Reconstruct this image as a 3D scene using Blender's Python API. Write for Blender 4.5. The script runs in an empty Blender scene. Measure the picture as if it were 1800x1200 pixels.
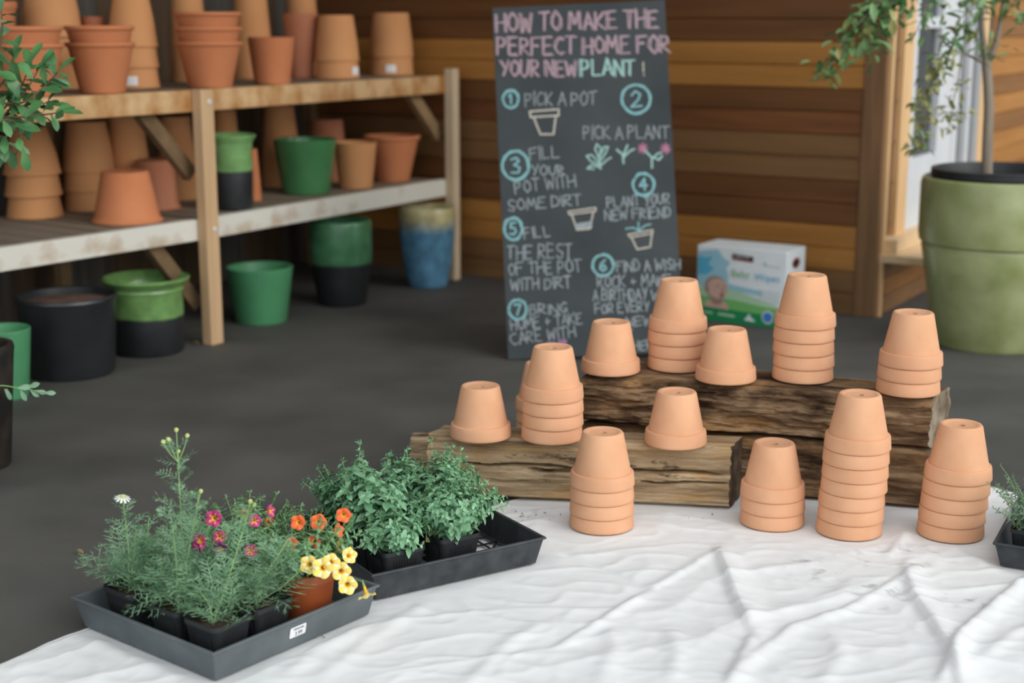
import bpy, math, random
import numpy as np
from mathutils import Vector, Matrix
C = bpy.context.scene.collection
sc = bpy.context.scene
R = math.radians
# ------------------------------------------------------------------ camera
F = 2600.0; HZ = 32.0; H = 1.15
PIT = math.atan((600 - HZ) / F)
cam = bpy.data.cameras.new('camera'); co = bpy.data.objects.new('camera', cam); C.objects.link(co)
co.location = (0, 0, H); co.rotation_euler = (math.pi / 2 - PIT, 0, 0)
cam.sensor_width = 36; cam.lens = F / 1800 * 36
cam.dof.use_dof = True; cam.dof.focus_distance = 3.12; cam.dof.aperture_fstop = 2.4
cam.clip_start = 0.05
sc.camera = co
# ------------------------------------------------------------------ world and light
sc.view_settings.view_transform = 'Standard'; sc.view_settings.look = 'None'
sc.view_settings.gamma = 1; sc.view_settings.use_curve_mapping = False
sc.view_settings.exposure = 0.06
W = bpy.data.worlds.new('overcast_sky'); sc.world = W; W.use_nodes = True
bg = W.node_tree.nodes['Background']; bg.inputs[0].default_value = (0.93, 0.97, 1.0, 1); bg.inputs[1].default_value = 1.0
# an overcast day: the open side behind and right of the camera is brightest
_t = W.node_tree; _c = _t.nodes.new('ShaderNodeTexCoord'); _d = _t.nodes.new('ShaderNodeVectorMath'); _d.operation = 'DOT_PRODUCT'
_d.inputs[1].default_value = Vector((.42, -.80, .42)).normalized(); _t.links.new(_c.outputs['Generated'], _d.inputs[0])
_m = _t.nodes.new('ShaderNodeMapRange'); _m.interpolation_type = 'SMOOTHSTEP'; _m.inputs[1].default_value = -.15; _m.inputs[2].default_value = 1; _m.inputs[3].default_value = .36; _m.inputs[4].default_value = 1.62
_t.links.new(_d.outputs['Value'], _m.inputs[0]); _t.links.new(_m.outputs[0], bg.inputs[1])
sun = bpy.data.lights.new('hazy_sun', 'SUN'); so = bpy.data.objects.new('hazy_sun', sun); C.objects.link(so)
sun.energy = 1.1; sun.angle = R(40); sun.color = (1, 0.95, 0.88)
so.rotation_euler = Vector((-0.72, 0.55, -0.42)).to_track_quat('-Z', 'Y').to_euler()

# ------------------------------------------------------------------ pixel to place
cp, sp_ = math.cos(PIT), math.sin(PIT)
def ray(px, py):
    a = (px - 900) / F; b = (600 - py) / F
    return Vector((a, cp + b * sp_, -sp_ + b * cp))
def G(px, py, z=0.0):                       # on the horizontal plane z
    r = ray(px, py); t = (z - H) / r.z
    return Vector((r.x * t, r.y * t, z))
def D(px, py, Y):                           # at distance Y
    r = ray(px, py); t = Y / r.y
    return Vector((r.x * t, Y, H + r.z * t))
def depth(p): return p[1] * cp - (p[2] - H) * sp_
def PL(px, py, o, n):                       # on the plane through o with normal n
    r = ray(px, py); c = Vector((0, 0, H)); t = (o - c).dot(n) / r.dot(n)
    return c + r * t

# ------------------------------------------------------------------ materials
def new_mat(name):
    m = bpy.data.materials.new(name); m.use_nodes = True
    nt = m.node_tree; return m, nt, nt.nodes['Principled BSDF']
def N(nt, t, **k):
    n = nt.nodes.new(t)
    for a, v in k.items(): setattr(n, a, v)
    return n
def mat(name, col, rough=0.8, var=0.12, scale=8, stretch=(1, 1, 1), bump=0.0, bscale=60, col2=None, spec=0.3, detail=4, sss=0, trans=0, contrast=(0.3, 0.7), coord='Object'):
    m, nt, b = new_mat(name); L = nt.links.new
    tc = N(nt, 'ShaderNodeTexCoord'); mp = N(nt, 'ShaderNodeMapping'); mp.inputs['Scale'].default_value = stretch
    L(tc.outputs[coord], mp.inputs[0])
    no = N(nt, 'ShaderNodeTexNoise'); no.inputs['Scale'].default_value = scale; no.inputs['Detail'].default_value = detail
    L(mp.outputs[0], no.inputs['Vector'])
    cr = N(nt, 'ShaderNodeValToRGB'); e = cr.color_ramp.elements
    c2 = col2 if col2 else tuple(min(1, c * (1 + var)) for c in col); c1 = col if col2 else tuple(c * (1 - var) for c in col)
    e[0].position = contrast[0]; e[0].color = (*c1, 1); e[1].position = contrast[1]; e[1].color = (*c2, 1)
    L(no.outputs[0], cr.inputs[0]); L(cr.outputs[0], b.inputs['Base Color'])
    b.inputs['Roughness'].default_value = rough; b.inputs['Specular IOR Level'].default_value = spec
    if trans:
        b.inputs['Subsurface Weight'].default_value = trans; b.inputs['Subsurface Radius'].default_value = (.01, .02, .005); b.inputs['Subsurface Scale'].default_value = .2
    if bump:
        n2 = N(nt, 'ShaderNodeTexNoise'); n2.inputs['Scale'].default_value = bscale; n2.inputs['Detail'].default_value = 5
        L(mp.outputs[0], n2.inputs['Vector'])
        bp = N(nt, 'ShaderNodeBump'); bp.inputs['Strength'].default_value = bump; bp.inputs['Distance'].default_value = 0.004
        L(n2.outputs[0], bp.inputs['Height']); L(bp.outputs[0], b.inputs['Normal'])
    return m
def twotone(name, z, top, bot, rt, rb, wob=0.01, mottle=0.25, soft=0.004, bscale=7):
    m, nt, b = new_mat(name); L = nt.links.new
    tc = N(nt, 'ShaderNodeTexCoord'); sx = N(nt, 'ShaderNodeSeparateXYZ'); L(tc.outputs['Object'], sx.inputs[0])
    mp = N(nt, 'ShaderNodeMapping'); mp.inputs['Scale'].default_value = (1, 1, .3); L(tc.outputs['Object'], mp.inputs[0])
    no = N(nt, 'ShaderNodeTexNoise'); no.inputs['Scale'].default_value = bscale; no.inputs['Detail'].default_value = 3; L(mp.outputs[0], no.inputs['Vector'])
    ma = N(nt, 'ShaderNodeMath', operation='MULTIPLY_ADD'); ma.inputs[1].default_value = wob * 2; L(no.outputs[0], ma.inputs[0]); L(sx.outputs[2], ma.inputs[2])
    mr = N(nt, 'ShaderNodeMapRange'); mr.inputs[1].default_value = z + wob - soft; mr.inputs[2].default_value = z + wob + soft; L(ma.outputs[0], mr.inputs[0])
    n2 = N(nt, 'ShaderNodeTexNoise'); n2.inputs['Scale'].default_value = 16; n2.inputs['Detail'].default_value = 4; L(tc.outputs['Object'], n2.inputs['Vector'])
    def two(c):
        r = N(nt, 'ShaderNodeValToRGB'); r.color_ramp.elements[0].position = .3; r.color_ramp.elements[1].position = .7
        r.color_ramp.elements[0].color = (*[x * (1 - mottle) for x in c], 1); r.color_ramp.elements[1].color = (*[min(1, x * (1 + mottle)) for x in c], 1)
        L(n2.outputs[0], r.inputs[0]); return r
    a, c = two(bot), two(top)
    mx = N(nt, 'ShaderNodeMix', data_type='RGBA'); L(mr.outputs[0], mx.inputs[0]); L(a.outputs[0], mx.inputs[6]); L(c.outputs[0], mx.inputs[7])
    L(mx.outputs[2], b.inputs['Base Color'])
    m2 = N(nt, 'ShaderNodeMapRange'); m2.inputs[3].default_value = rb; m2.inputs[4].default_value = rt; L(mr.outputs[0], m2.inputs[0]); L(m2.outputs[0], b.inputs['Roughness'])
    return m
M = {}
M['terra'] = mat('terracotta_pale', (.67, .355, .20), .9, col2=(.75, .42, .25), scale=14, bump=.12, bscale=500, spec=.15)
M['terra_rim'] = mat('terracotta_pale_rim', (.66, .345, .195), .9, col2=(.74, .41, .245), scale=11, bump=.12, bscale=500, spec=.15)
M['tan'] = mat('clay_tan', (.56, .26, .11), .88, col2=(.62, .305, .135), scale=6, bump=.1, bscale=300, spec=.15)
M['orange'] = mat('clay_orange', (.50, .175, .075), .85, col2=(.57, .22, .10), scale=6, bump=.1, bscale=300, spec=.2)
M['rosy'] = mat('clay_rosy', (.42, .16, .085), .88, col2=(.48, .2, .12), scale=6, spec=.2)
M['floor'] = mat('dark_concrete', (.066, .065, .060), .75, col2=(.115, .112, .103), scale=2.2, bump=.25, bscale=90, detail=9, spec=.25)
M['cloth'] = mat('white_cotton', (.755, .765, .765), .95, col2=(.80, .81, .815), scale=3, bump=.5, bscale=17, spec=.1, detail=6)
def cloth_stain(m, spots):                  # smudges of soil trodden into the cloth
    nt = m.node_tree; L = nt.links.new; b = nt.nodes['Principled BSDF']; src = b.inputs['Base Color'].links[0].from_socket
    tc = N(nt, 'ShaderNodeTexCoord'); no = N(nt, 'ShaderNodeTexNoise'); no.inputs['Scale'].default_value = 26; no.inputs['Detail'].default_value = 7; L(tc.outputs['Object'], no.inputs['Vector']); tot = None
    for p, r in spots:
        d = N(nt, 'ShaderNodeVectorMath', operation='DISTANCE'); d.inputs[1].default_value = p; L(tc.outputs['Object'], d.inputs[0])
        q = N(nt, 'ShaderNodeMapRange'); q.inputs[1].default_value = r; q.inputs[2].default_value = r * .1; L(d.outputs['Value'], q.inputs[0])
        if tot is None: tot = q.outputs[0]
        else:
            a = N(nt, 'ShaderNodeMath', operation='MAXIMUM'); L(tot, a.inputs[0]); L(q.outputs[0], a.inputs[1]); tot = a.outputs[0]
    th = N(nt, 'ShaderNodeMapRange'); th.inputs[1].default_value = .53; th.inputs[2].default_value = .72; L(no.outputs[0], th.inputs[0])
    mu = N(nt, 'ShaderNodeMath', operation='MULTIPLY'); L(tot, mu.inputs[0]); L(th.outputs[0], mu.inputs[1])
    mx = N(nt, 'ShaderNodeMix', data_type='RGBA'); L(mu.outputs[0], mx.inputs[0]); L(src, mx.inputs[6]); mx.inputs[7].default_value = (.34, .33, .32, 1); L(mx.outputs[2], b.inputs['Base Color'])
cloth_stain(M['cloth'], [(tuple(G(*q)), r) for q, r in (((1530, 990), .10), ((1590, 985), .13), ((1430, 1005), .09), ((1550, 1045), .12), ((1700, 1060), .08), ((925, 905), .08), ((1265, 975), .06))])
def wood(name, c1, c2, st=(1, 14, 14), scale=3, **k): return mat(name, c1, k.pop('rough', .8), col2=c2, scale=scale, stretch=st, detail=k.pop('detail', 7), bump=k.pop('bump', .2), bscale=k.pop('bscale', 5), **k)
M['cedar_light'] = wood('cedar_light', (.34, .145, .030), (.45, .205, .05), scale=1.6, rough=.6)
M['cedar_mid'] = wood('cedar_mid', (.20, .085, .022), (.28, .125, .036), scale=1.6, rough=.6)
M['cedar_dark'] = wood('cedar_dark', (.115, .045, .014), (.175, .072, .022), scale=1.6, rough=.6)
M['cedar_red'] = wood('cedar_red', (.10, .034, .012), (.21, .08, .025), scale=1.6, rough=.6)
M['cedar_brown'] = wood('cedar_brown', (.165, .082, .032), (.22, .112, .044), scale=1.6, rough=.6)
M['trim_dark'] = wood('corner_board_brown', (.17, .088, .04), (.25, .135, .062), st=(14, 14, 1), rough=.65)
M['trim_light'] = wood('cedar_trim_pale', (.66, .41, .19), (.76, .50, .26), st=(14, 14, 1), rough=.6)
M['sill'] = wood('sill_pale_wood', (.68, .47, .26), (.78, .58, .36), rough=.6)
M['plank_grey'] = wood('weathered_plank_grey', (.052, .049, .044), (.105, .097, .083), st=(10, 10, 1))
M['plank_brown'] = wood('weathered_plank_brown', (.06, .04, .024), (.11, .07, .04), st=(10, 10, 1))
M['ceiling'] = wood('ceiling_boards', (.12, .07, .035), (.17, .10, .05))
M['rail_orange'] = wood('rail_amber', (.36, .15, .035), (.60, .40, .21), st=(2.2, 1.5, 1.5), scale=4, rough=.75, contrast=(.38, .62))
M['rail_white'] = wood('rail_whitewashed', (.64, .62, .55), (.36, .22, .10), st=(1.3, 1.6, 1.6), scale=4.2, contrast=(.56, .76))
M['post'] = wood('post_tan', (.50, .32, .17), (.60, .41, .24), st=(10, 10, 1), scale=2)
M['post_pale'] = wood('post_pale', (.52, .40, .26), (.63, .51, .36), st=(10, 10, 1), scale=2)
M['slat'] = wood('slat_grey', (.19, .145, .105), (.30, .24, .18), st=(16, 1, 16), scale=2)
M['brace'] = wood('brace_wood', (.22, .14, .07), (.30, .20, .10), st=(6, 6, 6))
M['brace_dim'] = wood('brace_wood_shaded', (.12, .075, .035), (.18, .115, .06), st=(6, 6, 6))  # same brace wood, darkened to put the shade under the shelves into its colour
M['steel'] = mat('bolt_steel', (.62, .63, .65), .35, .1)
def timber_mat(name, deep, mid, pale, amber, patch):
    m, nt, b = new_mat(name); L = nt.links.new
    tc = N(nt, 'ShaderNodeTexCoord')
    def nz(st, sc, det, rough=.6, dist=0):
        mp = N(nt, 'ShaderNodeMapping'); mp.inputs['Scale'].default_value = st; L(tc.outputs['Object'], mp.inputs[0])
        n = N(nt, 'ShaderNodeTexNoise'); n.inputs['Scale'].default_value = sc; n.inputs['Detail'].default_value = det; n.inputs['Roughness'].default_value = rough; n.inputs['Distortion'].default_value = dist
        L(mp.outputs[0], n.inputs['Vector']); return n.outputs[0]
    def ramp(f, *st):
        r = N(nt, 'ShaderNodeValToRGB'); e = r.color_ramp.elements
        while len(e) < len(st): e.new(.5)
        for q, (p, c) in zip(e, st): q.position = p; q.color = (*c, 1)
        L(f, r.inputs[0]); return r.outputs[0]
    def mix(f, a, c, t='MIX'):
        x = N(nt, 'ShaderNodeMix', data_type='RGBA', blend_type=t)
        if isinstance(f, float): x.inputs[0].default_value = f
        else: L(f, x.inputs[0])
        L(a, x.inputs[6]); L(c, x.inputs[7]); return x.outputs[2]
    g = nz((1, 11, 11), 3.2, 9, .68, .6)      # long grain
    c = ramp(g, (.30, deep), (.47, mid), (.66, pale))
    am = ramp(nz((1, 4, 4), 5, 6), (.52, (0, 0, 0)), (.68, (1, 1, 1))); c = mix(am, c, ramp(g, (.3, tuple(x * .4 for x in amber)), (.62, amber)))
    dk = ramp(nz((1, 3.2, 3.2), 4.5, 8, .65), (.36, (0, 0, 0)), (.36 + patch, (1, 1, 1))); c = mix(dk, ramp(g, (.3, tuple(x * .35 for x in deep)), (.8, deep)), c)
    ln = ramp(nz((1, 45, 45), 2.2, 5, .7, .4), (.34, (.35, .33, .3)), (.46, (1, 1, 1))); c = mix(.75, c, ln, 'MULTIPLY')
    L(c, b.inputs['Base Color']); b.inputs['Roughness'].default_value = .88; b.inputs['Specular IOR Level'].default_value = .2
    bp = N(nt, 'ShaderNodeBump'); bp.inputs['Strength'].default_value = .9; bp.inputs['Distance'].default_value = .006
    L(nz((1, 14, 14), 5, 10, .7, .5), bp.inputs['Height']); L(bp.outputs[0], b.inputs['Normal']); return m
M['timber'] = timber_mat('timber_weathered', (.16, .105, .06), (.37, .265, .155), (.60, .46, .29), (.56, .35, .16), .05)
M['timber_dark'] = timber_mat('timber_dark', (.065, .038, .021), (.19, .115, .06), (.43, .30, .18), (.48, .26, .10), .15)
M['timber_end'] = mat('timber_end_grain', (.13, .09, .055), .9, col2=(.33, .27, .20), scale=22, bump=.6, bscale=60, contrast=(.35, .65))
M['timber_end_dark'] = mat('timber_end_grain_dark', (.05, .035, .022), .9, col2=(.17, .12, .08), scale=22, bump=.6, bscale=60, contrast=(.35, .65))
M['black_plastic'] = mat('black_plastic', (.017, .019, .021), .45, col2=(.026, .029, .032), scale=20, spec=.4)
M['tray'] = mat('tray_dusty_black', (.075, .09, .098), .6, col2=(.13, .15, .158), scale=9, spec=.4, detail=8, bump=.1, bscale=120)
M['tray_dark'] = mat('tray_black', (.022, .026, .029), .5, col2=(.05, .057, .062), scale=30, spec=.45, detail=8)
M['red_plastic'] = mat('terracotta_plastic', (.36, .085, .025), .45, var=.12, scale=10, spec=.4)
M['soil'] = mat('potting_soil', (.022, .014, .009), .95, col2=(.075, .048, .03), scale=90, bump=.8, bscale=120)
M['soil_red'] = mat('dry_red_soil', (.10, .055, .04), .95, col2=(.17, .10, .075), scale=40, bump=.5, bscale=80)
M['board'] = mat('chalkboard_slate', (.032, .039, .042), .7, col2=(.062, .074, .079), scale=4, spec=.3, contrast=(.25, .8), detail=3)
M['board_edge'] = mat('chalkboard_edge', (.04, .035, .03), .8)
def chalk(name, c): return mat(name, tuple(x * .72 for x in c), .95, col2=c, scale=120, spec=.1, contrast=(.35, .6))
M['ch_pink'] = chalk('chalk_pink', (.46, .33, .37)); M['ch_white'] = chalk('chalk_white', (.33, .36, .37)); M['ch_teal'] = chalk('chalk_teal', (.26, .52, .54))
M['ch_mint'] = chalk('chalk_mint', (.38, .60, .55)); M['ch_cream'] = chalk('chalk_cream', (.60, .56, .48)); M['ch_mag'] = chalk('chalk_magenta', (.52, .22, .34)); M['ch_purple'] = chalk('chalk_purple', (.36, .19, .36))
M['ch_grey'] = chalk('chalk_grey', (.33, .37, .39))
def leafm(name, c1, c2, rough=.5, **k): return mat(name, c1, rough, col2=c2, scale=k.pop('scale', 30), spec=.4, trans=.0, **k)
M['oregano'] = leafm('oregano_leaf', (.14, .33, .17), (.31, .55, .33), .6, scale=55)
M['oregano_dark'] = leafm('oregano_leaf_deep', (.08, .22, .11), (.17, .36, .19), .6)
M['chamo'] = leafm('chamomile_leaf', (.095, .25, .115), (.36, .55, .35), .6, scale=60)
M['cali'] = leafm('calibrachoa_leaf', (.12, .28, .11), (.27, .45, .22), .55)
M['stem'] = leafm('green_stem', (.16, .32, .10), (.28, .44, .18))
M['stem_pale'] = leafm('pale_green_stem', (.22, .40, .13), (.32, .50, .20))
M['thyme'] = leafm('thyme_leaf', (.14, .25, .17), (.32, .43, .34), .6)
M['shrub'] = leafm('shrub_leaf', (.03, .10, .04), (.12, .30, .10), .32, scale=14)
M['shrub_pale'] = leafm('shrub_leaf_pale', (.15, .30, .16), (.26, .42, .28), .5, scale=14)
M['tree_leaf'] = leafm('tree_leaf', (.06, .17, .05), (.22, .36, .15), .5, scale=10)
M['tree_leaf_y'] = leafm('tree_leaf_yellowing', (.20, .24, .06), (.38, .34, .14), .5, scale=10)
M['bark'] = wood('tree_bark', (.19, .155, .12), (.33, .28, .22), st=(8, 8, 1))
M['twig'] = mat('twig_brown', (.13, .085, .05), .8)
M['tag'] = mat('plant_tag_yellow', (.58, .62, .20), .5, var=.06)
M['sticker'] = mat('white_sticker', (.78, .79, .80), .6, var=.03)
M['ink'] = mat('black_ink', (.05, .05, .05), .7)
M['f_mag'] = mat('petal_magenta', (.42, .035, .16), .6, col2=(.55, .06, .24), scale=60)
M['f_purple'] = mat('petal_purple', (.16, .02, .13), .6, var=.15)
M['f_orange'] = mat('petal_orange', (.78, .11, .035), .6, col2=(.88, .19, .06), scale=60)
M['f_yellow'] = mat('petal_yellow', (.85, .62, .10), .6, col2=(.9, .72, .22), scale=60)
M['f_cream'] = mat('petal_cream', (.86, .82, .62), .6, var=.04)
M['f_throat'] = mat('flower_throat', (.80, .46, .03), .6)
M['f_bud'] = mat('chamomile_bud', (.52, .60, .22), .7, var=.15)
M['f_white'] = mat('petal_white', (.82, .84, .82), .6, var=.03)
M['green_glaze'] = mat('green_glaze', (.06, .20, .075), .22, var=.2, scale=5, spec=.5)
M['green_matte'] = mat('green_glaze_satin', (.075, .27, .125), .4, var=.18, scale=5, spec=.5)
M['black_pot'] = mat('black_ceramic', (.014, .016, .018), .33, col2=(.026, .029, .032), scale=6, spec=.5)
M['black_worn'] = mat('black_stoneware_worn', (.014, .013, .012), .5, col2=(.05, .038, .028), scale=10, contrast=(.45, .75))
M['olive_glaze'] = mat('olive_glaze', (.25, .285, .11), .2, col2=(.42, .45, .23), scale=8, spec=.5, contrast=(.3, .72), detail=6, coord='Object')
M['white_paint'] = mat('white_paint', (.62, .64, .66), .5, var=.04)
M['grey_paint'] = mat('grey_paint', (.33, .34, .35), .5, var=.06)
M['glass'] = mat('dark_glass', (.02, .025, .027), .08, var=.2, spec=.6)
def flat(name, c, rough=.45): return mat(name, c, rough, var=.04, scale=12)
M['card'] = flat('carton_white', (.80, .85, .87)); M['p_sky'] = flat('print_sky', (.11, .46, .66)); M['p_sky2'] = flat('print_pale_sky', (.34, .60, .72))
M['p_green'] = flat('print_grass', (.19, .50, .16)); M['p_green2'] = flat('print_pale_grass', (.45, .66, .45)); M['p_dark'] = flat('print_green_band', (.018, .27, .10))
M['p_skin'] = flat('print_skin', (.66, .43, .35)); M['p_skin2'] = flat('print_skin_shade', (.40, .24, .20)); M['p_mouth'] = flat('print_mouth', (.36, .10, .11)); M['p_hair'] = flat('print_hair', (.38, .26, .20))
M['p_black'] = flat('print_black', (.03, .02, .02)); M['p_red'] = flat('print_red', (.30, .05, .04)); M['p_blue'] = flat('print_blue', (.06, .22, .58)); M['p_txtg'] = flat('print_text_green', (.24, .48, .28)); M['p_txtb'] = flat('print_text_blue', (.16, .48, .68)); M['p_grey'] = flat('print_grey', (.50, .58, .56))

# ------------------------------------------------------------------ mesh helpers
class MB:
    def __init__(s): s.v = []; s.f = []; s.mi = []; s.sm = []
    def add(s, vs, fs, mi=0, smooth=True):
        o = len(s.v); s.v.extend([tuple(x) for x in vs])
        for f in fs: s.f.append(tuple(i + o for i in f)); s.mi.append(mi); s.sm.append(smooth)
    def box(s, cs, mi=0):                   # 8 corners: bottom 4 then top 4, counter-clockwise
        s.add(cs, [(3, 2, 1, 0), (4, 5, 6, 7), (0, 1, 5, 4), (1, 2, 6, 5), (2, 3, 7, 6), (3, 0, 4, 7)], mi, False)
    def obox(s, o, a, b, c, mi=0):          # corner o, edge vectors a, b, c
        o, a, b, c = Vector(o), Vector(a), Vector(b), Vector(c)
        s.box([o, o + a, o + a + b, o + b, o + c, o + a + c, o + a + b + c, o + b + c], mi)
    def lathe(s, prof, seg=40, mi=0, close=True, o=(0, 0, 0)):
        n = len(prof); vs = []
        for k in range(seg):
            a = 2 * math.pi * k / seg
            for r, z in prof: vs.append((o[0] + r * math.cos(a), o[1] + r * math.sin(a), o[2] + z))
        fs = []
        for k in range(seg):
            k2 = (k + 1) % seg
            for i in range(n if close else n - 1):
                j = (i + 1) % n
                fs.append((k * n + i, k2 * n + i, k2 * n + j, k * n + j))
        s.add(vs, fs, mi)
    def disc(s, r, z, seg=32, mi=0, o=(0, 0), bump=0.0, rng=None):
        vs = [(o[0], o[1], z + bump)]; fs = []
        rings = 5
        for q in range(1, rings + 1):
            for k in range(seg):
                a = 2 * math.pi * k / seg; rr = r * q / rings
                vs.append((o[0] + rr * math.cos(a), o[1] + rr * math.sin(a), z + bump * (1 - q / rings) + (rng.uniform(-1, 1) * .003 if rng and q < rings else 0)))
        for k in range(seg):
            fs.append((0, 1 + k, 1 + (k + 1) % seg))
            for q in range(rings - 1):
                a = 1 + q * seg; b = a + seg; fs.append((a + k, b + k, b + (k + 1) % seg, a + (k + 1) % seg))
        s.add(vs, fs, mi)
    def tube(s, pts, rad, seg=6, mi=0):
        pts = [Vector(p) for p in pts]; n = len(pts)
        if not hasattr(rad, '__len__'): rad = [rad] * n
        vs = []
        for i, p in enumerate(pts):
            d = (pts[min(i + 1, n - 1)] - pts[max(i - 1, 0)]).normalized()
            a = d.orthogonal().normalized() if i == 0 else (pa - d * pa.dot(d)).normalized()
            pa = a; b = d.cross(a)
            for k in range(seg):
                t = 2 * math.pi * k / seg; vs.append(p + (a * math.cos(t) + b * math.sin(t)) * rad[i])
        fs = [(i * seg + k, i * seg + (k + 1) % seg, (i + 1) * seg + (k + 1) % seg, (i + 1) * seg + k) for i in range(n - 1) for k in range(seg)]
        fs.append(tuple(range(seg))[::-1]); fs.append(tuple(range((n - 1) * seg, n * seg)))
        s.add(vs, fs, mi)
    def leaf(s, p, d, up, L, w, mi=0, fold=.18, curl=.25, prof=((0, .12), (.25, .8), (.55, 1), (.8, .65), (1, .02))):
        d = Vector(d).normalized(); sd = d.cross(Vector(up))
        if sd.length < 1e-4: sd = d.orthogonal()
        sd.normalize(); nn = sd.cross(d); p = Vector(p); vs = []
        for t, q in prof:
            c = p + d * (L * t) - nn * (curl * L * t * t); h = w * .5 * q
            vs += [c - sd * h + nn * (fold * h * 2), c, c + sd * h + nn * (fold * h * 2)]
        n = len(prof)
        fs = [(i * 3 + j, i * 3 + j + 1, i * 3 + j + 4, i * 3 + j + 3) for i in range(n - 1) for j in (0, 1)]
        s.add(vs, fs, mi)
    def blade(s, p, q, w, nrm, mi=0):
        p, q = Vector(p), Vector(q); d = q - p; sd = d.cross(Vector(nrm))
        if sd.length < 1e-7: return
        sd = sd.normalized() * w * .5; m = p + d * .6
        s.add([p - sd, p + sd, m + sd, m - sd, q], [(0, 1, 2, 3), (3, 2, 4)], mi)
    def mesh(s, name, mats):
        me = bpy.data.meshes.new(name); me.from_pydata(s.v, [], s.f)
        for m in mats: me.materials.append(m)
        me.polygons.foreach_set('material_index', s.mi); me.polygons.foreach_set('use_smooth', s.sm); me.update()
        if any(s.sm): me.set_sharp_from_angle(angle=R(38))
        return me
    def build(s, name, mats, parent=None, loc=None, rot=None, bevel=0):
        if not isinstance(mats, (list, tuple)): mats = [mats]
        return link(name, s.mesh(name, mats), parent, loc, rot, bevel)
def link(name, me, parent=None, loc=None, rot=None, bevel=0):
    o = bpy.data.objects.new(name, me); C.objects.link(o)
    if parent: o.parent = parent
    if loc is not None: o.location = loc
    if rot is not None: o.rotation_euler = rot
    if bevel:
        b = o.modifiers.new('bevel', 'BEVEL'); b.width = bevel; b.segments = 2; b.limit_method = 'ANGLE'
    return o
def tag(o, label, cat, group=None):
    o['label'] = label; o['category'] = cat
    if group: o['group'] = group
    return o
def thing(name, label, cat, loc=(0, 0, 0), rz=0, group=None):
    o = bpy.data.objects.new(name, None); C.objects.link(o); o.location = loc; o.rotation_euler = (0, 0, rz); o.empty_display_size = .05
    return tag(o, label, cat, group)
def struct(o): o['kind'] = 'structure'; return o
def smoothnoise(rng, n):                    # small helper: sum of sines, returns f(x, y)
    ks = [(rng.uniform(-1, 1), rng.uniform(-1, 1), rng.uniform(0, 6.28)) for _ in range(n)]
    return lambda x, y, sc: sum(np.sin((a * x + b * y) * sc + c) for a, b, c in ks) / n

# ------------------------------------------------------------------ setting
TH = R(31.3)
u = Vector((math.sin(TH), math.cos(TH), 0)); v = Vector((-math.cos(TH), math.sin(TH), 0)); UZ = Vector((0, 0, 1))
K = G(1540, 557)                            # outside corner of the building
PM = Vector((-1.10, 5.24, 0))               # middle post of the shelving
b = MB(); b.add([(-5, -2, 0), (6, -2, 0), (6, 11, 0), (-5, 11, 0)], [(0, 1, 2, 3)]); struct(b.build('floor', M['floor']))
BH = .0885
tones = ['mid', 'red', 'light', 'light', 'brown', 'dark', 'brown', 'brown', 'red', 'dark', 'light', 'light', 'dark', 'dark', 'mid', 'mid', 'light', 'dark', 'mid', 'red']
#        board index counted from the floor up
tones = ['brown', 'cedar', 'light', 'light', 'dark', 'dark', 'brown', 'brown', 'red', 'dark', 'light', 'light', 'dark', 'dark', 'mid', 'dark', 'light', 'mid', 'dark', 'mid', 'red', 'mid', 'dark', 'mid', 'light', 'mid', 'dark', 'mid', 'mid', 'dark', 'mid']
names = ['cedar_brown', 'cedar_dark', 'cedar_red', 'cedar_mid', 'cedar_light']
idx = {'brown': 0, 'cedar': 0, 'dark': 1, 'red': 2, 'mid': 3, 'light': 4}
def siding(nm, o, d, n, length, tn, z0=0):  # boards along d, facing n
    b = MB(); z = z0; i = 0
    L = [(0, 0), (length, 0)]
    while z < 2.75:
        h = BH; t = .022
        # each board: lower lip stands proud, narrow groove above
        prof = [(0, 0), (t, .0), (t + .002, .004), (t, h - .006), (t - .006, h - .001), (0, h - .001)]
        vs = [Vector((x, n.x * a + o.x * 0, 0)) for a, x in prof]
        vs = []
        for x, _ in L:
            for a, zz in prof: vs.append(Vector((x, -a, z + zz)))
        k = len(prof)
        fs = [(j, (j + 1) % k, k + (j + 1) % k, k + j) for j in range(k)] + [tuple(range(k))[::-1], tuple(range(k, 2 * k))]
        b.add(vs, fs, idx[tn[i % len(tn)]], False)
        z += h; i += 1
    b.obox((0, .0, 0), (length, 0, 0), (0, .05, 0), (0, 0, 2.75), 1)
    o2 = b.build(nm, [M[q] for q in names]); o2.location = (o.x, o.y, 0); o2.rotation_euler = (0, 0, math.atan2(d.y, d.x))
    return struct(o2)
# back wall: runs from its far end to the corner K, faces the camera
wl = 3.6
siding('wall_back', K + v * wl - u * 0.0, -v, -u, wl - .09, tones)
# far-right face past the corner (boards start behind the door trim)
fn = Vector((math.cos(TH), -math.sin(TH), 0))   # outward normal of the right face = -v
def FS(px, py):                             # position along the right face and height
    p = PL(px, py, K, fn); return (p - K).dot(u), p.z
s_t1a, s_t1b = .0, FS(1563, 200)[0]
s_t2a, s_t2b = FS(1580, 200)[0], FS(1597, 200)[0]
s_da, s_db = s_t2b, FS(1712, 200)[0]
s_tr = FS(1728, 200)[0]
rt = ['light', 'mid', 'light', 'light', 'mid', 'light', 'light', 'mid']
siding('wall_right', K + u * s_tr, u, fn, 3.5, rt)
def face_box(s0, s1, z0, z1, t0, t1, mb, mi=0):  # box on the right face, t = distance out of the wall
    mb.obox(K + u * s0 + fn * t0 + UZ * z0, u * (s1 - s0), fn * (t1 - t0) if False else fn * (t1 - t0), UZ * (z1 - z0), mi)
b = MB(); face_box(s_t1a + .002, s_t1b, 0, 2.75, -.05, .012, b); struct(b.build('trim_1', M['trim_light']))
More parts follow.
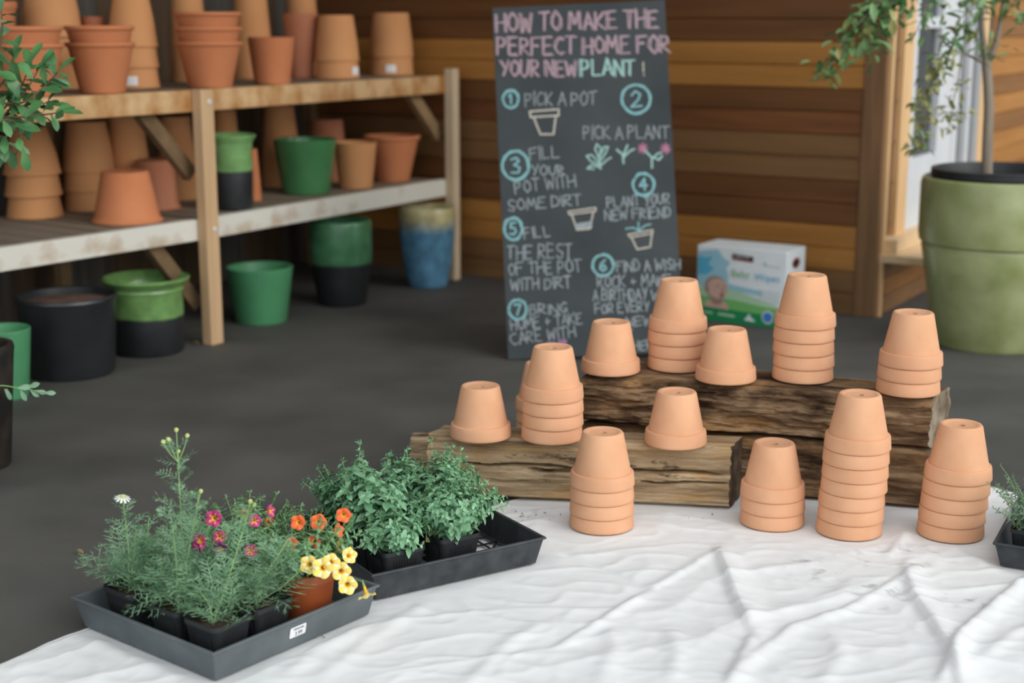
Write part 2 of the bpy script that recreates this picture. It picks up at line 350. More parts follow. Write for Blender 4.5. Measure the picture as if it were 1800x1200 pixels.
b = MB(); face_box(s_t2a, s_t2b, FS(1585, 412)[1], 2.75, -.05, .010, b); struct(b.build('trim_2', M['trim_light']))
b = MB(); face_box(s_t1b, s_t2a, 0, 2.75, -.05, -.012, b)
for i in range(14):
    z = .35 + i * .16; face_box(s_t1b + .01, s_t2a - .008, z, z + .012, -.012, -.004, b)
struct(b.build('trim_3', M['trim_dark']))
b = MB(); b.obox(K + v * .088 - u * .028, -v * .088, u * .05, UZ * 2.75); struct(b.build('trim_4', M['trim_dark'], bevel=.004))
b = MB(); face_box(s_db, s_tr, 0, 2.75, -.05, .012, b); struct(b.build('trim_5', M['trim_light']))
# wall under the sill and the sill
zs = .205
b = MB()
for i in range(3): face_box(s_t1b, s_tr, i * .072, i * .072 + .069, -.05, -.002, b, i % 2)
struct(b.build('wall_under_door', [M['cedar_brown'], M['cedar_mid']]))
b = MB(); face_box(s_t1b - .03, s_tr + .03, zs + .012, zs + .045, -.06, .20, b); struct(b.build('trim_6', M['sill'], bevel=.004))
b = MB(); face_box(s_t1b - .0, s_db, zs + .045, zs + .10, -.06, .06, b); struct(b.build('trim_7', M['sill'], bevel=.004))
# door with a glazed upper part
b = MB(); zb = zs + .10
g0, g1 = FS(1611, 150)[0], FS(1652, 150)[0]
gz = FS(1630, 272)[1]; mz0, mz1 = FS(1630, 50)[1], FS(1630, 30)[1]
face_box(s_da, g0, zb, 2.4, -.05, .0, b); face_box(g0, g1, zb, gz, -.05, 0, b); face_box(g1, FS(1677, 150)[0], zb, 2.4, -.05, 0, b)
face_box(g0, g1, mz0, mz1, -.05, -.003, b); face_box(g0, g1, 2.2, 2.4, -.05, 0, b)
dr = struct(b.build('door_1', M['white_paint'], bevel=.003))
b = MB(); face_box(g0, g1, gz, mz0, -.035, -.03, b); face_box(g0, g1, mz1, 2.2, -.035, -.03, b); b.build('glass_pane', M['glass'], dr)
b = MB(); e = FS(1677, 150)[0]; st = (s_db - e) / 4
for i in range(4): face_box(e + i * st, e + (i + 1) * st - .012, zb, 2.5, -.05, (.004, .018, .008, .024)[i], b, i % 2)
face_box(e, s_db, zb, 2.5, -.06, -.012, b, 1)
struct(b.build('door_jamb_1', [M['white_paint'], M['grey_paint']]))  # upright jamb strips beside the door, no window here
# left wall of vertical planks behind the shelving
WD = .86
b = MB(); x = 0; rng = random.Random(4); i = 0
o = PM + v * WD - u * 3.2
while x < 5.6:
    w = rng.uniform(.11, .16)
    b.obox(o + u * x, u * (w - .004), v * .03, UZ * 2.75, 1 if rng.random() < .4 else 0); x += w; i += 1
struct(b.build('wall_left', [M['plank_grey'], M['plank_brown']]))
b = MB(); q = [PM + v * (WD + .1) - u * 3.2, K - v * .15 - u * 3.2, K - v * .15 + u * .3, K + v * 3.7 + u * .3]
b.box([p + UZ * 2.75 for p in q] + [p + UZ * 2.83 for p in q]); struct(b.build('ceiling', M['ceiling']))

# ------------------------------------------------------------------ shelving
ZT, ZL = .905, .452
shelf = thing('wooden_shelf', 'two-bay slatted wooden shelving unit holding clay pots against the dark wall', 'shelf', PM)
def shp(name, mb, m, **k):                  # build in world space, then hang under the shelf
    o = mb.build(name, m, **k); o.parent = shelf; o.matrix_parent_inverse = Matrix.Translation(-PM); return o
uR = u; nR = v; LR = 1.56; DR = .70
tl = R(35.5); uL = Vector((-math.sin(tl), -math.cos(tl), 0)); nL = Vector((-math.cos(tl), math.sin(tl), 0)); LL = 1.35; DL = .66
def local_obj(name, o, d, mb, m, bevel=0):  # mesh whose local x axis runs along d
    ob = mb.build(name, m, bevel=bevel); ob.parent = shelf; ob.location = o - PM; ob.rotation_euler = (0, 0, math.atan2(d.y, d.x)); return ob
for (dd, nn, L, Dp) in ((uR, nR, LR, DR), (uL, nL, LL, DL)):
    side = 1 if dd is uR else -1            # which way n lies from the local y axis
    for z, m in ((ZT, 'rail_orange'), (ZL, 'rail_white')):
        b = MB(); b.obox((.02, 0, z - .075), (L - .02, 0, 0), (0, .038 * side, 0), (0, 0, .075) if True else 0); local_obj('front_rail', PM, dd, b, M[m], .003)
        b = MB(); b.obox((.02, (Dp - .04) * side, z - .09), (L - .02, 0, 0), (0, .038 * side, 0), (0, 0, .07)); local_obj('back_rail', PM, dd, b, M['brace'])
        n = int((L - .04) / .098); w = (L - .04) / n
        for k in range(n):
            b = MB(); x0 = .03 + k * w
            b.obox((x0, .0385 * side, z - .02), (w - .017, 0, 0), (0, (Dp - .0385) * side, 0), (0, 0, .0195))
            local_obj('slat', PM, dd, b, M['slat'], .002)
def post(p, d, n, w, t, h, m, back=False):
    b = MB(); b.obox((-w / 2, -t, 0), (w, 0, 0), (0, t, 0), (0, 0, h))
    ob = b.build('post', M[m], bevel=.003); ob.parent = shelf; ob.location = p - PM; ob.rotation_euler = (0, 0, math.atan2(d.y, d.x)); return ob
p0 = post(PM + u * .0, u, v, .062, .045, ZT + .003, 'post')
for z in (ZT - .04, ZL - .035):
    b = MB(); b.lathe([(0, 0), (.009, 0), (.009, .003), (.005, .006), (0, .006)], 12, close=False); o = b.build('bolt', M['steel'], p0); o.location = (.008, -.045, z); o.rotation_euler = (R(90), 0, 0)
post(PM + u * (LR + .012), u, v, .05, .045, ZT + .03, 'post_pale')
post(PM + uL * LL, u, v, .06, .045, ZT, 'post')
post(PM + u * (LR - .03) + v * (DR + .06), u, v, .05, .045, ZT, 'brace'); post(PM + v * (DR + .06), u, v, .05, .045, ZT, 'brace'); post(PM + uL * LL + v * (DL + .06), u, v, .05, .045, ZT, 'brace')
def brace(a, c, d, m_='brace_dim'):
    b = MB(); a, c = Vector(a), Vector(c); ax = (c - a).normalized(); pr = ax.cross(v).normalized() * .055
    b.obox(a - pr * .5, c - a, pr, v * .034); shp('brace', b, M[m_], bevel=.002)
brace(PM + u * (LR - .20) + v * .042 + UZ * (ZT - .06), PM + u * (LR + .02) + v * .042 + UZ * (ZT - .27), u, 'brace')
brace(PM + uL * .20 + v * .046 + UZ * (ZT - .07), PM - uL * .01 + v * .046 + UZ * (ZT - .30), u)
brace(PM + uL * .20 + v * .046 + UZ * (ZL - .06), PM - uL * .01 + v * .046 + UZ * (ZL - .32), u)

# ------------------------------------------------------------------ pots
def radial(prof, s=1): return [(r * s, z * s) for r, z in prof]
SPN = .0326
std_body = MB(); std_body.lathe([(.0655, .028), (.0648, .037), (.0475, .1205), (.0445, .1243), (.041, .1247), (.037, .1243), (.0335, .1221), (.031, .1215), (.0092, .1208), (.0085, .1135), (.041, .1135), (.0617, .028)], 48)
std_rim = MB(); std_rim.lathe([(.0665, 0), (.0738, 0), (.0746, .0015), (.0745, .006), (.0726, .0275), (.0715, .0308), (.0690, .0321), (.0652, .0321), (.0617, .028)], 48)
ME_body = std_body.mesh('pot_body', [M['terra']]); ME_rim = std_rim.mesh('pot_rim', [M['terra_rim']])
ORD = ['topmost', 'second from the top', 'third from the top', 'fourth from the top', 'fifth from the top', 'sixth from the top']
def std_pot(loc, label, rot=(0, 0, 0), s=1.0):
    o = link('terracotta_pot', ME_body, loc=loc, rot=rot); o.scale = (s, s, s); tag(o, label, 'pot', 'upside-down terracotta pots set out in front')
    link('rim', ME_rim, o); return o
rngp = random.Random(11)
def stack(px, py, z, n, where, lean=(0, 0), s=1.0, Y=None):
    p = G(px, py, z); d = Vector((p.x, p.y, 0)).normalized(); p = p + d * .073 * s
    if Y: p = Vector((p.x * Y / p.y, Y, z))
    for k in range(n):                      # k counts from the bottom
        q = p + Vector((lean[0] * k + (rngp.uniform(-.0012, .0012) if k else 0), lean[1] * k, SPN * k * s + .0004 * k))
        if n == 1: lab = 'single upside-down terracotta pot ' + where
        else: lab = 'upside-down pot, ' + ('bottom' if k == n - 1 - (n - 1) and k == 0 else ORD[n - 1 - k]) + ' of the ' + where
        std_pot(q, lab, (0, 0, rngp.uniform(0, 6)), s)
    return p
ZC = .006                                   # things on the cloth stand this high
Z1, Z2 = .160, .285
stack(1057, 940, ZC, 4, 'four-pot stack on the white cloth')
stack(1356, 934, ZC, 3, 'three-pot stack on the white cloth')
stack(1491, 950, ZC, 7, 'seven-pot stack on the white cloth', (.0018, .0))
stack(1669, 954, ZC, 5, 'five-pot stack on the white cloth', (.0022, .0))
stack(845, 779, Z1, 1, 'at the left end of the front timber')
stack(970, 782, Z1, 4, 'four-pot stack on the front timber', (.0006, 0))
stack(1187, 791, Z1, 1, 'at the right end of the front timber')
stack(955, 770, .002, 5, 'stack half hidden behind front timber', Y=3.82)
stack(1073, 662, Z2, 1, 'at the left end of the rear timber')
stack(1189, 655, Z2, 4, 'four-pot stack on the rear timber')
stack(1275, 677, Z2, 1, 'on the rear timber between two taller stacks')
stack(1410, 675, Z2, 5, 'five-pot stack on the rear timber')
stack(1595, 699, Z2, 3, 'three-pot stack at rear timber right end', (.001, 0))

def prof_plain(Rr, h, f, w=.055):           # upside-down, z = 0 at the open edge
    w *= Rr
    k = 1 - (1 - f) * .30
    return [(Rr - w, 0), (Rr, 0), (Rr, .03 * h), (.982 * Rr, .045 * h), (k * Rr, .40 * h), (f * Rr, h * .985), (f * Rr - w * .3, h), (f * Rr * .3, h), (f * Rr * .12, h * .99), (f * Rr * .12, h * .93), (f * Rr - w, h * .93), (k * Rr - w, .40 * h), (.985 * Rr - w, .045 * h)]
def prof_plain_up(Rr, h, f, w=.07):         # upright, z = 0 at the foot
    w *= Rr
    return [(0, 0), (f * Rr * .97, 0), (f * Rr, h * .02), (Rr * .985, h * .97), (Rr, h), (Rr - w * .5, h * 1.005), (Rr - w, h), (f * Rr - w, h * .1), (0, h * .1)]
def prof_rolled(Rr, h, f, w=.06):
    w *= Rr
    return [(0, 0), (f * Rr * .97, 0), (f * Rr, h * .02), (.90 * Rr, h * .86), (.93 * Rr, h * .91), (.985 * Rr, h * .925), (Rr, h * .95), (Rr, h * .98), (.98 * Rr, h), (.90 * Rr, h), (.885 * Rr, h * .93), (f * Rr - w, h * .1), (0, h * .1)]
def prof_flare_down(Rr, h, f, w=.06):       # upside-down with flared open edge
    w *= Rr
    return [(Rr - w, 0), (Rr, 0), (Rr * 1.0, .035 * h), (.93 * Rr, .08 * h), (.90 * Rr, .14 * h), (f * Rr, h * .975), (f * Rr - w * .4, h), (f * Rr * .3, h), (f * Rr * .14, h * .985), (f * Rr * .14, h * .92), (f * Rr - w, h * .92), (.90 * Rr - w, .14 * h)]
def pot_at(px, py, z, wpx, ytop, base_frac=1.0):
    """centre, radius and height of a pot whose front foot is at (px, py) on level z, wpx wide, top at ytop"""
    p = G(px, py, z); r = wpx / 2 * depth(p) / F
    d = Vector((p.x, p.y, 0)).normalized(); c = p + d * r * base_frac
    r = wpx / 2 * depth(c) / F
    h = D(px, ytop, c.y).z - z
    return c, r, h
def on_shelf(px, z, t, r):
    # point t metres behind the front edge of the shelving seen at column px
    lo, hi = -1.4, 1.6
    def at(s): return (PM + u * s if s > 0 else PM + uL * -s) + v * t + UZ * z
    for _ in range(40):
        m = (lo + hi) / 2; p = at(m); x = 900 + F * p.x / depth(p)
        if x < px: lo = m
        else: hi = m
    return at(lo)
def sticker(par, r, h, ang, z, w=.044, hh=.032):
    b = MB(); n = 6; vs = []
    for i in range(n + 1):
        a = ang - w / 2 / r + w / r * i / n
        vs += [((r + .0012) * math.cos(a), (r + .0012) * math.sin(a), z), ((r + .0012) * math.cos(a), (r + .0012) * math.sin(a), z + hh)]
    b.add(vs, [(2 * i, 2 * i + 2, 2 * i + 3, 2 * i + 1) for i in range(n)]); return b.build('price_sticker', M['sticker'], par)
def shelf_pot(kind, px, py, z, wpx, ytop, f, m, label, n=1, sppx=0, stick=None, name='clay_pot', group='clay pots on the shelving', labels=None, back=0):
    up = kind in ('plain_up', 'rolled')
    c, r, h = pot_at(px, py, z, wpx, ytop, f if up else 1.0)
    q = c - PM; t = q.dot(v); rb = r * (f if up else 1.0)
    if back: t = back
    t = min(max(t, rb + .012), DR - .05 - rb)
    c = on_shelf(px, z, t, r); r = wpx / 2 * depth(c) / F; h = D(px, ytop, c.y).z - z
    sp = sppx * depth(c) / F
    h1 = h - sp * (n - 1)
    pr = {'plain': prof_plain, 'plain_up': prof_plain_up, 'rolled': prof_rolled, 'flare': prof_flare_down}[kind](r, h1, f)
    b = MB(); b.lathe(pr, 40, close=(kind in ('plain', 'flare'))); me = b.mesh(name, [M[m]])
    res = []
    for k in range(n):
        o = link(name, me, loc=(c.x, c.y, z + .001 + (sp + .0004) * k)); o.rotation_euler = (0, 0, .0)
        tag(o, labels[k] if labels else label, 'pot', group); res.append(o)
    if stick is not None:
        k, ang, zf = stick; sticker(res[k], r * .99, h1, ang, h1 * zf)
    return res, c, r, h1
# upper shelf
zt = ZT + .0005; zl = ZL + .0005
two = lambda s: ['lower pot of ' + s, 'upper pot of ' + s]
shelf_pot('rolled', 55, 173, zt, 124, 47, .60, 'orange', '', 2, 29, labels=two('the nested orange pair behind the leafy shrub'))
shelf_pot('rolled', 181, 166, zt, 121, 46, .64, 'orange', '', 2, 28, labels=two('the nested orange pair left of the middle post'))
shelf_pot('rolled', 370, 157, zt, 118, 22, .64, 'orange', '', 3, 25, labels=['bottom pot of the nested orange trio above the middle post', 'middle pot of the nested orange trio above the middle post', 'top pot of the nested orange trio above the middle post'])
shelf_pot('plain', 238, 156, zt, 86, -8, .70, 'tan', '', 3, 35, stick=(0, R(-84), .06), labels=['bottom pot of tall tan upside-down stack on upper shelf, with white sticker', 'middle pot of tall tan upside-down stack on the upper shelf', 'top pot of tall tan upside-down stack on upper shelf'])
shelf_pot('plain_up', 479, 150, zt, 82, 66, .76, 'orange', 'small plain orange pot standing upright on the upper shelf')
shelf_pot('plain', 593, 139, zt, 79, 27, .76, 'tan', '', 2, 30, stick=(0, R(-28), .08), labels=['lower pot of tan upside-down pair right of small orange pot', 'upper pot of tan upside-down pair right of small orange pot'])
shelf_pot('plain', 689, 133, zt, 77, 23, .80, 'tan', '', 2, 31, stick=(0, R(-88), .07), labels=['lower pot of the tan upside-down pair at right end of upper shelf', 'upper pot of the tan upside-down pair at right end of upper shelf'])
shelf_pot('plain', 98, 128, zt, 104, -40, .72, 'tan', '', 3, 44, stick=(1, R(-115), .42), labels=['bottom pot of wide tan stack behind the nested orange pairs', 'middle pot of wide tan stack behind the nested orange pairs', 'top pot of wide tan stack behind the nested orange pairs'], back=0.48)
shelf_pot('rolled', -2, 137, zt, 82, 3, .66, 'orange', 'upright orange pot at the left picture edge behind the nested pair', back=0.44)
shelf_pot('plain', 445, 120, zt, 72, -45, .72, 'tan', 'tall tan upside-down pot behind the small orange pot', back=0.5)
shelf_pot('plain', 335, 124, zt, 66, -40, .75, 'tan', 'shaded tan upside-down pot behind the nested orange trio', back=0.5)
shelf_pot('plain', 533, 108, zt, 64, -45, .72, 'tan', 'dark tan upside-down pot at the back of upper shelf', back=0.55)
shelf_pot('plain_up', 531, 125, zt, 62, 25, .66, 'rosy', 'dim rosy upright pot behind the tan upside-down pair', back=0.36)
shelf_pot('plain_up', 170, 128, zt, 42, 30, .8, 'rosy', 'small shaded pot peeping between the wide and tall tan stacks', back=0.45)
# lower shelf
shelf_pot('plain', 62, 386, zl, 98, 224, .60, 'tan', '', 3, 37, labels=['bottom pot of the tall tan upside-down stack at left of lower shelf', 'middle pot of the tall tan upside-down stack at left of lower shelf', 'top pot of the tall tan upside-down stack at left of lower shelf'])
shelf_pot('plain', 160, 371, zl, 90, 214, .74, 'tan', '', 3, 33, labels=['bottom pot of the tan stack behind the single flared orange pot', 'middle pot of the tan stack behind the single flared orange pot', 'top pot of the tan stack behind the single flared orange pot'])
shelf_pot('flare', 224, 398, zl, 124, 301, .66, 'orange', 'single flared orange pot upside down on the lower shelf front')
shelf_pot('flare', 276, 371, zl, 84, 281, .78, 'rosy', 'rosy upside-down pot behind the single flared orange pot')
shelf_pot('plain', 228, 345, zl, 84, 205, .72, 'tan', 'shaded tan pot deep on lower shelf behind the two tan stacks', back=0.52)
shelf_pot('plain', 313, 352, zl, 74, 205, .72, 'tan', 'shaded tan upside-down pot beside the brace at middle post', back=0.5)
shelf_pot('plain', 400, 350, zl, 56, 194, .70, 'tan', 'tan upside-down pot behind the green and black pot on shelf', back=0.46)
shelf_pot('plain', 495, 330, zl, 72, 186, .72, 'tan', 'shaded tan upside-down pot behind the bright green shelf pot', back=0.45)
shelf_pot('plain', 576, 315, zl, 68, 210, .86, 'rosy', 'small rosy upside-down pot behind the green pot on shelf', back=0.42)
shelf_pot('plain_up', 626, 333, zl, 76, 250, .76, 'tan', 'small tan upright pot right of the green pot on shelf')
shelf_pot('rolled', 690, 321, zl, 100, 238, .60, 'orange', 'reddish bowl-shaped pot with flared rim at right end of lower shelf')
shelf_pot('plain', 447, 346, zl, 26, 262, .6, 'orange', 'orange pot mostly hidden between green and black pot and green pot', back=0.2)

def glazed(name, px, py, z, wpx, ytop, prof, m, label, cat='pot', fb=.8, seg=48, soil=None, group=None, mats=None):
    c, r, h = pot_at(px, py, z, wpx, ytop, fb)
    b = MB(); b.lathe([(a * r, q * h) for a, q in prof], seg, close=False)
    m = m(h) if callable(m) else m
    o = b.build(name, m, loc=(c.x, c.y, z + .001)); tag(o, label, cat, group)
    if soil:
        s = MB(); s.disc(soil[0] * r, soil[1] * h, 32, bump=.01, rng=random.Random(3)); s.build('soil', M[soil[2]], o)
    return o, c, r, h
cup = lambda f: [(0, 0), (f * .96, 0), (f, .03), (.99, .96), (1, .985), (.975, 1), (.92, .985), (f * .9, .12), (0, .1)]
glazed('glazed_pot', 539, 344, zl, 110, 244, cup(.76), M['green_glaze'], 'bright green glazed pot on the lower shelf', fb=.76)
flr = [(0, 0), (.76, 0), (.80, .03), (.83, .45), (.82, .80), (.86, .84), (.84, .87), (.9, .92), (1, .97), (1, .99), (.95, 1), (.88, .97), (.74, .85), (.72, .1), (0, .08)]
glazed('glazed_pot', 410, 371, zl, 88, 236, flr, lambda h: twotone('glaze_green_over_black', h * .52, (.17, .33, .12), (.016, .018, .02), .2, .45, .004), 'green over black glazed pot with flared rim beside the middle post', fb=.8)
glazed('glazed_pot', 263, 630, 0, 152, 486, flr, lambda h: twotone('glaze_green_over_black_large', h * .50, (.16, .31, .10), (.016, .018, .02), .22, .45, .008), 'green over black glazed pot with wide flared rim on the floor', fb=.8)
glazed('glazed_pot', 460, 573, 0, 116, 468, cup(.78), M['green_matte'], 'plain green pot on the floor right of the middle post', fb=.78)
barrel = [(0, 0), (.74, 0), (.78, .03), (.90, .3), (.985, .52), (1, .56), (1, .95), (.985, .985), (.95, 1), (.88, .98), (.84, .6), (.7, .1), (0, .08)]
glazed('glazed_pot', 602, 541, 0, 108, 386, barrel, lambda h: twotone('glaze_deep_green_over_black', h * .50, (.06, .18, .085), (.013, .014, .016), .25, .5, .004), 'deep green over black straight pot under the lower shelf', fb=.75)
tall = [(0, 0), (.66, 0), (.70, .02), (.85, .3), (.95, .6), (1, .9), (1, .97), (.97, 1), (.90, .98), (.82, .6), (.6, .1), (0, .08)]
glazed('glazed_pot', 752, 508, 0, 100, 363, tall, lambda h: twotone('glaze_cream_over_blue', h * .78, (.42, .37, .19), (.09, .22, .34), .3, .25, .028, .35, .03, 22), 'tall blue pot with cream dripping rim at the end of shelving', fb=.68)
blk = [(0, 0), (.84, 0), (.88, .03), (.97, .92), (1, .96), (.985, .99), (.955, 1), (.92, .985), (.90, .85), (.85, .1), (0, .08)]
glazed('ceramic_pot', 126, 671, 0, 174, 517, blk, M['black_pot'], 'large black ceramic pot with dry red soil on the floor', fb=.86, soil=(.91, .90, 'soil_red'))
glazed('glazed_pot', 12, 706, 0, 98, 577, cup(.80), M['green_matte'], 'plain green pot left of the large black pot', fb=.8)
o_w, c_w, r_w, h_w = glazed('stoneware_pot', -33, 832, 0, 142, 606, [(0, 0), (.70, 0), (.74, .02), (.98, .93), (1, .965), (.97, 1), (.86, 1), (.82, .96), (.62, .1), (0, .08)], M['black_worn'], 'worn black stoneware pot cut off by the left picture edge', fb=.72)
# the big olive planter with its tree
bigp = [(0, 0), (.72, 0), (.75, .02), (.90, .45), (.955, .585), (.945, .60), (.985, .615), (1, .66), (1, .94), (.985, .975), (.955, .985), (.93, .97), (.90, .90), (.70, .1), (0, .08)]
o_b, c_b, r_b, h_b = glazed('olive_planter', 1738, 623, 0, 266, 306, bigp, M['olive_glaze'], 'big olive green glazed planter holding the small tree', 'planter', fb=.74, seg=64)
tree = thing('potted_tree', 'slim-trunked leafy tree in black nursery pot inside olive planter', 'tree', (c_b.x, c_b.y, .02))
zb_ = h_b - .045
b = MB(); b.lathe([(0, .06), (r_b * .60, .06), (r_b * .865, zb_ + .018), (r_b * .88, zb_ + .02), (r_b * .88, zb_ + .045), (r_b * .84, zb_ + .048), (r_b * .82, zb_ + .03), (r_b * .80, zb_ - .03), (0, zb_ - .03)], 48, close=False); b.build('nursery_pot', M['black_plastic'], tree)
b = MB(); b.disc(r_b * .80, zb_ - .022, 32, bump=.015, rng=random.Random(8)); b.build('soil', M['soil_red'], tree)
rt_ = random.Random(21)
def tp(px, py, dy=0): return D(px, py, c_b.y + dy) - Vector((c_b.x, c_b.y, .02))
def bez(pts, n=8):
    out = []; pts = [Vector(p) for p in pts]
    for i in range(len(pts) - 1):
        p0, p1, p2, p3 = pts[max(i - 1, 0)], pts[i], pts[i + 1], pts[min(i + 2, len(pts) - 1)]
        for k in range(n):
            t = k / n; out.append(.5 * ((2 * p1) + (p2 - p0) * t + (2 * p0 - 5 * p1 + 4 * p2 - p3) * t * t + (3 * p1 - p0 - 3 * p2 + p3) * t ** 3))
    out.append(pts[-1]); return out
tk = MB()
tr = bez([tp(1734, 322), tp(1736, 250), tp(1738, 180), tp(1734, 112)]); tk.tube(tr, [.020 - .004 * i / len(tr) for i in range(len(tr))], 10)
for pl, r0, r1 in (([(1734, 114, 0), (1727, 60, -.02), (1722, -10, -.05), (1716, -120, -.08)], .012, .006), ([(1736, 112, 0), (1752, 70, .02), (1764, 0, .03), (1780, -120, .05)], .011, .006), ([(1735, 112, 0), (1742, 50, .04), (1748, -40, .08)], .006, .004),
                   ([(1727, 110, 0), (1700, 96, -.05), (1672, 85, -.10), (1650, 62, -.14)], .0055, .003), ([(1722, -10, -.05), (1640, -50, -.12), (1570, -10, -.2), (1510, 40, -.26), (1448, 132, -.3)], .006, .002),
                   ([(1672, 85, -.10), (1655, 105, -.14), (1630, 150, -.2), (1622, 260, -.22)], .003, .0015), ([(1690, 92, -.06), (1682, 150, -.12), (1668, 215, -.15)], .0025, .0015), ([(1764, 0, .03), (1785, 10, -.03), (1806, 30, -.08)], .004, .002), ([(1570, -10, -.2), (1560, 40, -.22), (1530, 85, -.25)], .003, .0015), ([(1640, -40, -.12), (1625, 20, -.2), (1608, 62, -.25)], .003, .0015), ([(1722, 10, -.05), (1690, 30, -.12), (1676, 55, -.15)], .003, .0015)):
    ps = bez([tp(*q) for q in pl]); tk.tube(ps, [r0 + (r1 - r0) * i / len(ps) for i in range(len(ps))], 7)
tk.build('trunk', M['bark'], tree)
lf = MB()
def leaves(pl, n, spread, L, mi, w=.42, drop=.3):
    ps = bez([tp(*q) for q in pl], 12)
    for _ in range(n):
        p = ps[rt_.randrange(len(ps))] + Vector((rt_.gauss(0, 1), rt_.gauss(0, 1), rt_.gauss(0, 1))) * spread
        d = Vector((rt_.gauss(-.1, 1), rt_.gauss(-.2, .8), rt_.gauss(-drop, .6))); l = L * rt_.uniform(.6, 1.15)
        lf.leaf(p, d, (rt_.gauss(0, .4), rt_.gauss(0, .4), 1), l, l * w, mi if rt_.random() < .85 else 1 - mi)
leaves([(1570, -10, -.2), (1530, 20, -.24), (1505, 50, -.27), (1475, 95, -.29), (1448, 132, -.3)], 130, .022, .057, 0)
leaves([(1560, 0, -.2), (1545, 40, -.22), (1530, 85, -.25)], 85, .026, .057, 0)
leaves([(1640, -20, -.15), (1620, 20, -.2), (1605, 55, -.25)], 45, .03, .05, 0)
leaves([(1722, -20, -.05), (1700, 30, -.1), (1680, 60, -.15), (1672, 85, -.1)], 70, .03, .05, 0)
leaves([(1715, 0, -.05), (1722, 50, -.05), (1728, 85, -.08)], 40, .025, .045, 0)
leaves([(1655, 108, -.14), (1635, 150, -.2), (1622, 200, -.22), (1620, 255, -.22)], 140, .022, .042, 1)
leaves([(1690, 150, -.12), (1670, 200, -.15), (1660, 225, -.15)], 50, .025, .036, 1)
leaves([(1764, -20, .03), (1785, 10, -.03), (1806, 30, -.08)], 45, .03, .05, 0)
leaves([(1740, 80, -.02), (1750, 100, -.02), (1768, 72, 0)], 12, .02, .035, 0)
leaves([(1690, 205, -.15), (1705, 205, -.15)], 6, .01, .03, 1)
lf.build('foliage', [M['tree_leaf'], M['tree_leaf_y']], tree)

# ------------------------------------------------------------------ timbers
from mathutils import noise as mn
def timber(name, A, B, w, h, z0, mats, label, seed, crack=None, rough=.006, rr=.012, skew=0, taper=0):
    """A-B is the front lower edge on the ground plan; w goes to the back"""
    A, B = Vector(A), Vector(B); L = (B - A).length; n = 110
    cs = []
    def edge(p, q, k): return [(p[0] + (q[0] - p[0]) * i / k, p[1] + (q[1] - p[1]) * i / k) for i in range(k)]
    def arc(cy, cz, a0): return [(cy + rr * math.cos(R(a0 - 90 * i / 4)), cz + rr * math.sin(R(a0 - 90 * i / 4))) for i in range(5)]
    cs = edge((0, .01), (0, h - rr), 64) + arc(rr, h - rr, 180) + edge((rr * 1.15, h), (w - rr, h), 12) + arc(w - rr, h - rr, 90) + edge((w, h - rr - .004), (w, .01), 8) + edge((w - .01, 0), (.004, 0), 6)
    vs = []; k = len(cs)
    for i in range(n + 1):
        x = L * i / n
        for (y, z) in cs:
            P3 = Vector((x * 5 + seed * 7.3, y * 26, z * 26)); P4 = Vector((x * 22 + seed, y * 75, z * 75))
            q = rough * (mn.fractal(P3, 1, 2, 4) * .9 + mn.fractal(P4, 1, 2, 3) * .45)
            if crack and y < rr:
                for (zc, x0, x1, dp, hw) in crack:
                    t = (x / L - x0) / (x1 - x0)
                    if 0 < t < 1:
                        e = abs(z - zc * h - .005 * mn.fractal(Vector((x * 6 + seed, zc * 9, 0)), 1, 2, 3) * 1.6) / hw
                        if e < 1: q += dp * (1 - e * e) * min(1, t * 8, (1 - t) * 8)
            yy, zz = y, z; cy = min(1, max(0, (w * .5 - y) / (w * .5))) - min(1, max(0, (y - w * .5) / (w * .5)))
            if y < w * .35: yy = y + q * (1 - y / (w * .35))
            elif y > w * .65: yy = y - q
            if z > h * .97: zz = z - abs(q) * .3
            if z < .004: zz = max(0, zz)
            yy *= 1 + taper * (1 - x / L)
            ex = .006 * mn.fractal(Vector((y * 40, z * 40, i)), 1, 2, 3) if i in (0, n) else 0
            vs.append((x + ex + skew * yy, yy, zz))
    fs = [(i * k + j, (i + 1) * k + j, (i + 1) * k + (j + 1) % k, i * k + (j + 1) % k) for i in range(n) for j in range(k)]
    b = MB(); b.add(vs, fs, 0, True)
    for i in (0, n):
        ring = [vs[i * k + j] for j in range(k)]; c = tuple(sum(p[a] for p in ring) / k for a in range(3))
        b.add(ring + [c], [((j, (j + 1) % k, k) if i == 0 else ((j + 1) % k, j, k)) for j in range(k)], 1, False)
    o = b.build(name, mats, loc=(A.x, A.y, z0)); o.rotation_euler = (0, 0, math.atan2(B.y - A.y, B.x - A.x))
    tag(o, label, 'timber'); return o
A1 = Vector((-.205, 3.472, 0)); B1 = Vector((.518, 3.366, 0))
timber('timber_beam', A1, B1, .105, Z1 - .004, .003, [M['timber'], M['timber_end_dark']], 'short weathered front timber with a long crack', 3, crack=((.57, .0, 1, .035, .0042), (.40, .70, 1, .025, .003), (.50, .32, .60, .02, .006)), rough=.005, rr=.010, skew=.26)
B2 = Vector((.984, 3.357, 0)); A2 = Vector((.170, 3.594, 0)); dirT = (A2 - B2).normalized()
nT = Vector((-dirT.y, dirT.x, 0)); nT = nT if nT.y > 0 else -nT
low = timber('timber_beam', A2 + nT * .012, B2 + nT * .006 , .13, .150, .003, [M['timber_dark'], M['timber_end_dark']], 'dark timber lying underneath the rear timber', 9, rough=.008, rr=.016, skew=.28)
up2 = timber('timber_beam', A2, B2, .14, Z2 - .004 - .154, .154, [M['timber_dark'], M['timber_end']], 'long rough rear timber lying on top of a dark one', 14, rough=.012, rr=.022, skew=.30, taper=.75)
